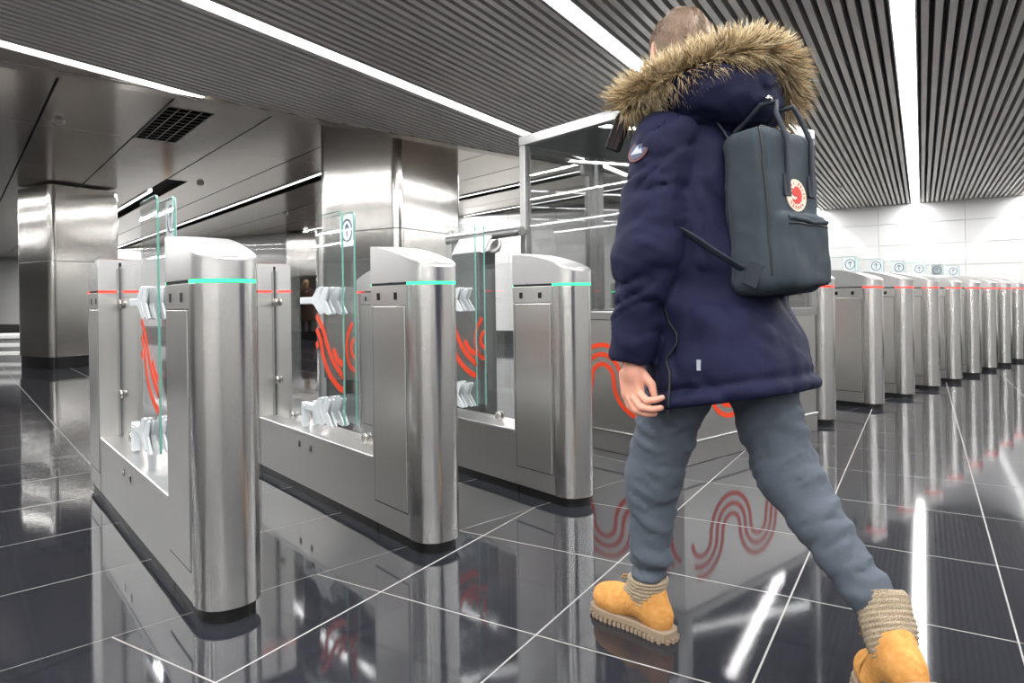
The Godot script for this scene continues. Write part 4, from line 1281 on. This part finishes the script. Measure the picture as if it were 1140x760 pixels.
func add_person() -> Node3D:
	var t := thing("person", "person in a navy parka with fur-trimmed hood, grey trousers and tan boots, striding", "person", gx(1.65, 1.05))
	# body: head, neck, hands and what the clothes cover
	var mb := MB.new()
	nets(mb, func(p): return maxf(trunk(p), p.y - 1.50), Vector3(-0.34, 0.12, -0.36), Vector3(0.34, 1.52, 0.40), 0.016)
	nets(mb, head, Vector3(-0.14, 1.40, -0.28), Vector3(0.12, 1.84, 0.02), 0.006)
	nets(mb, hand_left, Vector3(-0.30, 0.65, -0.19), Vector3(-0.22, 0.86, -0.02), 0.0035, Transform3D.IDENTITY, 0.004)
	nets(mb, hand_right, Vector3(0.17, 0.74, -0.38), Vector3(0.27, 0.97, -0.18), 0.006, Transform3D.IDENTITY, 0.006)
	obj("body", mb, mats.skin, t)
	mb = MB.new()
	nets(mb, trousers, Vector3(-0.24, 0.10, -0.36), Vector3(0.24, 0.98, 0.45), 0.0095)
	obj("trousers", mb, mats.trouser_grey, t)
	mb = MB.new()
	nets(mb, coat, Vector3(-0.38, 0.60, -0.42), Vector3(0.38, 1.56, 0.28), 0.0095)
	var c := obj("parka", mb, mats.coat_navy, t)
	mb = MB.new()
	nets(mb, hood, Vector3(-0.26, 1.36, -0.24), Vector3(0.24, 1.68, 0.20), 0.009)
	obj("hood", mb, mats.coat_navy, c)
	# fur along the rim of the hood
	var rim := Curve3D.new()
	for q in [Vector3(-0.215, 1.492, -0.185), Vector3(-0.212, 1.528, -0.115), Vector3(-0.175, 1.556, -0.025), Vector3(-0.11, 1.590, 0.048), Vector3(-0.02, 1.618, 0.088), Vector3(0.09, 1.612, 0.095), Vector3(0.175, 1.565, 0.078), Vector3(0.21, 1.50, 0.03), Vector3(0.20, 1.49, -0.08), Vector3(0.15, 1.48, -0.17)]: rim.add_point(q)
	for i in rim.point_count:
		var d := (rim.get_point_position(mini(i + 1, rim.point_count - 1)) - rim.get_point_position(maxi(i - 1, 0))) / 6.0
		rim.set_point_in(i, -d); rim.set_point_out(i, d)
	var le := rim.get_baked_length()
	mb = MB.new(); mb.colored = true
	var core := []
	for k in 41: core.append(rim.sample_baked(le * k / 40.0))
	mb.c = Color(0.55, 0.42, 0.22)
	mb.tube(core, 0.028, 8)
	var tones := [Color(0.30, 0.21, 0.11), Color(0.54, 0.41, 0.23), Color(0.70, 0.56, 0.34), Color(0.80, 0.67, 0.45), Color(0.87, 0.77, 0.56), Color(0.93, 0.86, 0.70)]
	for k in 11000:
		var u := rng.randf() * le
		var p := rim.sample_baked(u)
		var tg := (rim.sample_baked(minf(u + 0.01, le)) - rim.sample_baked(maxf(u - 0.01, 0))).normalized()
		var s := tg.cross(Vector3.UP).normalized()
		var up := s.cross(tg)
		var a := rng.randf() * TAU
		var d := s * cos(a) + up * sin(a)
		var clump := nz.get_noise_3d(u * 900.0, a * 25.0, 7.0)
		d = (d + tg * (0.55 * clump + rng.randf_range(-0.2, 0.2)) + up * 0.25 * nz.get_noise_2d(u * 1400.0, 31.0)).normalized()
		mb.c = tones[clampi(int(2.4 + 4.0 * clump + rng.randf_range(-1.3, 1.3)), 0, 5)]
		strand(mb, p + d * 0.024, d, rng.randf_range(0.040, 0.080), rng.randf_range(0.0011, 0.0020), Vector3(0, -0.010, 0) + tg * 0.012 * clump)
	obj("fur_trim", mb, mats.fur, c)
	# short hair
	mb = MB.new(); mb.colored = true
	var hc := Vector3(-0.018, 1.687, -0.140)
	var hb := Basis(Vector3.UP, HT)
	mb.c = Color(0.27, 0.19, 0.135)
	nets(mb, func(p):
		var q: Vector3 = hb * (p - hc)
		return maxf(ell(q, Vector3(0, 0.002, 0.012), Vector3(0.083, 0.107, 0.102)), maxf(-0.085 - q.y, -(q.z + 0.045 + q.y * 0.35))), Vector3(-0.14, 1.58, -0.27), Vector3(0.11, 1.83, 0.0), 0.008)
	for k in 6500:
		var d := Vector3(rng.randfn(), rng.randfn(), rng.randfn()).normalized()
		if d.y < -0.7 or d.z < -0.5 - 0.35 * d.y: continue
		var p := hc + hb.inverse() * (Vector3(0, 0.002, 0.012) + d * Vector3(0.082, 0.106, 0.101))
		var lie := (Vector3(0.25 * sin(d.x * 9.0), -0.75, 0.35) - d * d.dot(Vector3(0, -0.75, 0.35))).normalized()
		var g := rng.randf_range(0.75, 1.35)
		mb.c = Color(0.32 * g, 0.225 * g, 0.16 * g)
		strand(mb, p, hb.inverse() * (lie + d * 0.30).normalized(), rng.randf_range(0.014, 0.026), 0.0008, -d * 0.003)
	obj("hair", mb, mats.hair, t)
	# boots and rolled socks
	sock_top = 0.172
	make_boot(t, Transform3D(Basis(Vector3.UP, 0.04).scaled(Vector3.ONE * 0.94), Vector3(-0.092, 0.0, -0.268)))
	sock_top = 0.222
	make_boot(t, Transform3D(Basis(Vector3.UP, -0.72) * Basis(Vector3.RIGHT, -0.62), Vector3(0.010, 0.034, 0.418)), 0.62)
	# front collar flap, sleeve badge, side zip and tag
	mb = MB.new()
	var fb := Basis(Vector3.UP, 0.3) * Basis(Vector3.RIGHT, 0.42)
	mb.box(Vector3(-0.205, 1.435, -0.215), Vector3(0.018, 0.105, 0.048), fb, 0.006)
	var fl := obj("collar_flap", mb, mats.flap_cloth, c)
	mb = MB.new()
	for k in 3: mb.box(Vector3(-0.205, 1.435, -0.215) + fb * Vector3(-0.0098, 0.0, -0.014 + k * 0.014), Vector3(0.001, 0.09, 0.003), fb)
	for k in 2: mb.box(Vector3(-0.205, 1.435, -0.215) + fb * Vector3(-0.0098, -0.02 + 0.035 * k, 0.0), Vector3(0.001, 0.003, 0.044), fb)
	obj("check_lines", mb, mats.flap_check, fl)
	var s := drop(Vector3(-0.275, 1.350, -0.085), coat)
	var nn: Vector3 = s[1]
	var pb := Basis(Vector3.UP.cross(nn).normalized(), nn.cross(Vector3.UP.cross(nn).normalized()), nn)
	for e in [["badge_rim", 0.034, 0.0, "patch_rim"], ["badge_face", 0.027, 0.0012, "patch_blue"]]:
		mb = MB.new()
		var ov := PackedVector2Array()
		for k in 24: ov.append(Vector2(cos(TAU * k / 24.0) * 0.92, sin(TAU * k / 24.0)) * e[1])
		mb.plate(ov, 0.004, Transform3D(pb, s[0] + nn * (0.004 + e[2])))
		obj(e[0], mb, mats[e[3]], c)
	mb = MB.new()
	mb.plate(PackedVector2Array([Vector2(-0.020, -0.012), Vector2(0.020, -0.012), Vector2(0.010, 0.004), Vector2(0.004, 0.0), Vector2(-0.004, 0.014)]), 0.004, Transform3D(pb, s[0] + nn * 0.0064))
	obj("badge_mountain", mb, mats.patch_white, c)
	mb = MB.new()
	var zp := []
	for k in 12:
		var q := drop(Vector3(-0.26, 0.945 - 0.023 * k, -0.036 + 0.0015 * k), torso)
		zp.append(q[0] + q[1] * 0.001)
	mb.tube(zp, 0.0035, 6)
	mb.box(zp[-1] + Vector3(-0.004, -0.022, 0), Vector3(0.004, 0.03, 0.008), Basis.IDENTITY, 0.001)
	obj("side_zip", mb, mats.zip_black, c)
	mb = MB.new()
	s = drop(Vector3(-0.22, 0.803, 0.05), coat)
	nn = s[1]
	mb.box(s[0], Vector3(0.010, 0.026, 0.003), Basis(Vector3.UP.cross(nn).normalized(), Vector3.UP, nn).orthonormalized())
	obj("cloth_tag", mb, mats.patch_white, c)
	return t

# ---------------------------------------------------------------- backpack (same axes as the passenger)
func pack(p: Vector3) -> float:
	var q := Basis(Vector3.RIGHT, 0.06) * (p - Vector3(-0.004, 1.185, 0.130))
	var d := rbox(q, Vector3.ZERO, Vector3(0.129, 0.208, 0.070), 0.040)
	d = smin(d, rbox(q, Vector3(0, -0.105, 0.075), Vector3(0.110, 0.092, 0.024), 0.02), 0.012)
	d += 0.008 * nz.get_noise_3d(p.x * 85, p.y * 65, p.z * 85 + 55) + 0.004 * nz.get_noise_3d(p.x * 200, p.y * 190, p.z * 200)
	return d
func add_backpack():
	var t := thing("backpack", "blue-grey canvas backpack with a round fox badge, worn over the navy parka", "backpack", gx(1.65, 1.05))
	var mb := MB.new()
	nets(mb, pack, Vector3(-0.17, 0.94, 0.03), Vector3(0.17, 1.43, 0.29), 0.0075, Transform3D.IDENTITY, 0.012)
	obj("bag", mb, mats.pack_cloth, t)
	var on := func(ps: Array, r: float, lift := 0.0) -> MB:
		var m := MB.new()
		var l := []
		for i in ps.size() - 1:
			for k in 6:
				var q := drop(ps[i].lerp(ps[i + 1], k / 6.0), pack)
				l.append(q[0] + q[1] * lift)
		m.tube(l, r, 6)
		return m
	# piping and zips
	obj("zip", on.call([Vector3(-0.135, 1.02, 0.20), Vector3(-0.135, 1.30, 0.185), Vector3(-0.12, 1.40, 0.16), Vector3(0.0, 1.42, 0.15), Vector3(0.12, 1.40, 0.16), Vector3(0.135, 1.30, 0.19), Vector3(0.135, 1.02, 0.20)], 0.0032), mats.zip_black, t)
	obj("seam_piping", on.call([Vector3(-0.14, 1.00, 0.09), Vector3(-0.14, 1.34, 0.075)], 0.0022), mats.webbing, t)
	mb = MB.new()
	var pk: MB = on.call([Vector3(-0.115, 1.165, 0.26), Vector3(0.0, 1.168, 0.275), Vector3(0.115, 1.165, 0.26)], 0.006, 0.0)
	obj("pocket_flap", pk, mats.pack_cloth, t)
	obj("zip", on.call([Vector3(-0.115, 1.150, 0.26), Vector3(0.0, 1.152, 0.275), Vector3(0.115, 1.150, 0.26)], 0.0028), mats.zip_black, t)
	# two handles that stand up from the front
	for x in [-0.058, 0.058]:
		var f := drop(Vector3(x, 1.285, 0.24), pack)
		var b := drop(Vector3(x * 0.9, 1.37, 0.06), pack)
		mb = MB.new()
		mb.tube([f[0] + Vector3(0, -0.05, 0.002), f[0] + Vector3(0, 0.01, 0.004), f[0] + Vector3(0, 0.085, 0.004), f[0] + Vector3(0, 0.155, -0.025), Vector3(x * 0.7, 1.462, 0.165), Vector3(x * 0.8, 1.462, 0.125), b[0] + Vector3(0, 0.03, -0.005)], 0.0068, 8)
		obj("handle", mb, mats.webbing, t)
		mb = MB.new()
		mb.box(f[0] + Vector3(0, -0.03, 0.002), Vector3(0.030, 0.055, 0.006), Basis(Vector3.RIGHT, -0.06), 0.001)
		obj("handle_patch", mb, mats.webbing, t)
	mb = MB.new(); mb.lathe([[0.0, -0.005], [0.011, -0.005], [0.012, 0.0], [0.008, 0.006], [0.0, 0.007]], Transform3D(Basis(Vector3.RIGHT, 0.4), Vector3(-0.045, 1.475, 0.145)), 12)
	obj("snap_button", mb, mats.chrome, t)
	# shoulder straps: over the shoulder and back under the arm
	for sx in [-1.0, 1.0]:
		mb = MB.new()
		var l := []
		for q in [Vector3(0.085, 1.375, 0.085), Vector3(0.10, 1.44, 0.02), Vector3(0.125, 1.45, -0.06), Vector3(0.13, 1.40, -0.15), Vector3(0.13, 1.25, -0.22), Vector3(0.16, 1.17, -0.20), Vector3(0.215, 1.155, -0.09), Vector3(0.21, 1.145, -0.01)]:
			var w := drop(Vector3(q.x * sx, q.y, q.z), torso, 4)
			l.append(w[0] + w[1] * 0.004)
		l.append(Vector3(sx * 0.175, 1.075, 0.085)); l.append(Vector3(sx * 0.135, 1.04, 0.12))
		var cv := Curve3D.new()
		for i in l.size():
			var d: Vector3 = (l[mini(i + 1, l.size() - 1)] - l[maxi(i - 1, 0)]) / 6.0
			cv.add_point(l[i], -d, d)
		cv.bake_interval = 0.02
		mb.tube(Array(cv.get_baked_points()), 0.014, 8, true, 0.28)
		obj("shoulder_strap", mb, mats.webbing, t)
	for sx in [-1.0, 1.0]:
		var q := drop(Vector3(sx * 0.15, 1.025, 0.15), pack)
		mb = MB.new(); mb.box(q[0], Vector3(0.004, 0.06, 0.04), Basis(Vector3.RIGHT, 0.4), 0.001)
		obj("side_tab", mb, mats.webbing, t)
	# round badge
	var bd := drop(Vector3(-0.022, 1.235, 0.26), pack)
	var nn: Vector3 = bd[1]
	var xb := Vector3.UP.cross(nn).normalized()
	var at := Transform3D(Basis(xb, nn.cross(xb), nn), bd[0] + nn * 0.003)
	mb = MB.new()
	var disc := PackedVector2Array()
	for k in 32: disc.append(Vector2(cos(TAU * k / 32.0), sin(TAU * k / 32.0)) * 0.041)
	mb.plate(disc, 0.003, at)
	var bo := obj("badge", mb, mats.badge_cream, t)
	mb = MB.new()
	var fox := PackedVector2Array()
	for q in [[-0.002, 0.023], [0.010, 0.021], [0.019, 0.012], [0.022, 0.0], [0.018, -0.013], [0.008, -0.021], [-0.006, -0.022], [-0.016, -0.016], [-0.020, -0.009], [-0.008, -0.012], [0.001, -0.009], [0.002, -0.003], [-0.006, -0.004], [-0.016, 0.001], [-0.021, 0.006], [-0.015, 0.010], [-0.018, 0.018], [-0.010, 0.015]]: fox.append(Vector2(q[0], q[1]))
	mb.plate(fox, 0.001, at * Transform3D(Basis.IDENTITY, Vector3(0, 0, 0.002)))
	obj("fox_mark", mb, mats.badge_red, bo)
	var word := "FJÄLL RÄVEN KÅNKEN "
	var font := SystemFont.new(); font.font_names = PackedStringArray(["Droid Sans"])
	for i in word.length():
		if word[i] == " ": continue
		var tm := TextMesh.new()
		tm.text = word[i]; tm.font = font; tm.font_size = 16; tm.pixel_size = 0.00062; tm.depth = 0.0008
		tm.material = mats.badge_red
		var a := PI - TAU * i / word.length()
		var o := mi("badge_letter", tm, bo)
		o.transform = at * Transform3D(Basis(Vector3.BACK, a - PI / 2), Vector3(cos(a) * 0.031, sin(a) * 0.031, 0.002))

# ---------------------------------------------------------------- a second person, seen only mirrored in the steel pilaster
func add_far_person():
	var t := thing("person_001", "person in a long brown coat standing by the far wall, mirrored in the steel pilaster", "person", Transform3D(Basis(Vector3.UP, 2.2), Vector3(-16.6, 0, -10.4)))
	var mb := MB.new()
	nets(mb, far_body, Vector3(-0.4, 0, -0.3), Vector3(0.4, 1.75, 0.3), 0.022)
	obj("body", mb, mats.skin, t)
	mb = MB.new()
	nets(mb, far_coat, Vector3(-0.45, 0.3, -0.35), Vector3(0.45, 1.6, 0.35), 0.02)
	obj("coat", mb, mats.brown_coat, t)
	mb = MB.new()
	nets(mb, func(p): return maxf(ell(p, Vector3(0, 1.60, 0.02), Vector3(0.095, 0.13, 0.11)), -ell(p, Vector3(0, 1.56, -0.09), Vector3(0.07, 0.11, 0.06))), Vector3(-0.15, 1.4, -0.15), Vector3(0.15, 1.78, 0.18), 0.016)
	obj("hair", mb, mats.blond, t)
	mb = MB.new()
	for s in [-1, 1]:
		mb.tube([Vector3(s * 0.1, 0.5, 0), Vector3(s * 0.1, 0.06, 0)], [0.075, 0.055], 10)
		mb.box(Vector3(s * 0.1, 0.045, -0.05), Vector3(0.09, 0.09, 0.25), Basis.IDENTITY, 0.03)
	obj("trousers_and_shoes", mb, mats.dark_cloth, t)
func far_body(p: Vector3) -> float:
	var d := ell(p, Vector3(0, 1.58, 0), Vector3(0.075, 0.115, 0.095))
	d = smin(d, cone(p, Vector3(0, 1.50, 0.01), Vector3(0, 1.30, 0.02), 0.05, 0.08), 0.03)
	d = smin(d, cone(p, Vector3(0, 1.57, -0.085), Vector3(0, 1.545, -0.1), 0.012, 0.014), 0.01)
	d = smin(d, cone(p, Vector3(0, 1.3, 0.02), Vector3(0, 0.9, 0), 0.12, 0.12), 0.04)
	for s in [-1, 1]:
		var h := Vector3(s * 0.27, 0.78, -0.06)
		d = smin(d, cone(p, Vector3(s * 0.18, 1.33, 0.02), Vector3(s * 0.25, 1.05, 0.02), 0.05, 0.04), 0.03)
		d = smin(d, cone(p, Vector3(s * 0.25, 1.05, 0.02), h, 0.04, 0.03), 0.02)
		for k in 4: d = smin(d, cone(p, h, h + Vector3(s * 0.0, -0.10, -0.035 + 0.022 * k), 0.012, 0.009), 0.01)
		d = smin(d, cone(p, Vector3(s * 0.09, 0.88, 0), Vector3(s * 0.1, 0.06, 0), 0.08, 0.04), 0.03)
	return d
func far_coat(p: Vector3) -> float:
	var a := table(p.y, [[0.4, 0.26], [0.9, 0.22], [1.25, 0.22], [1.40, 0.16], [1.48, 0.08]])
	var q := Vector2(p.x / a, p.z / (a * 0.72)).length()
	var d := maxf(maxf((q - 1.0) * a * 0.72, 0.42 - p.y), p.y - 1.46)
	for s in [-1, 1]:
		d = smin(d, cone(p, Vector3(s * 0.18, 1.35, 0.02), Vector3(s * 0.255, 1.05, 0.02), 0.075, 0.065), 0.03)
		d = smin(d, cone(p, Vector3(s * 0.255, 1.05, 0.02), Vector3(s * 0.27, 0.86, -0.045), 0.065, 0.05), 0.02)
	return d + 0.012 * nz.get_noise_3d(p.x * 60, p.y * 40, p.z * 60)

const EM := 1.6
func _ready():
	rng.seed = 11
	nz.noise_type = FastNoiseLite.TYPE_SIMPLEX_SMOOTH; nz.frequency = 0.06; nz.seed = 5; nz.fractal_octaves = 2
	setup_view()
	make_materials()
	add_slat_ceiling()
	add_smooth_ceiling()
	add_floor()
	add_walls()
	add_columns()
	add_turnstiles()
	add_booth()
	add_bench()
	add_person()
	add_backpack()
	add_far_person()
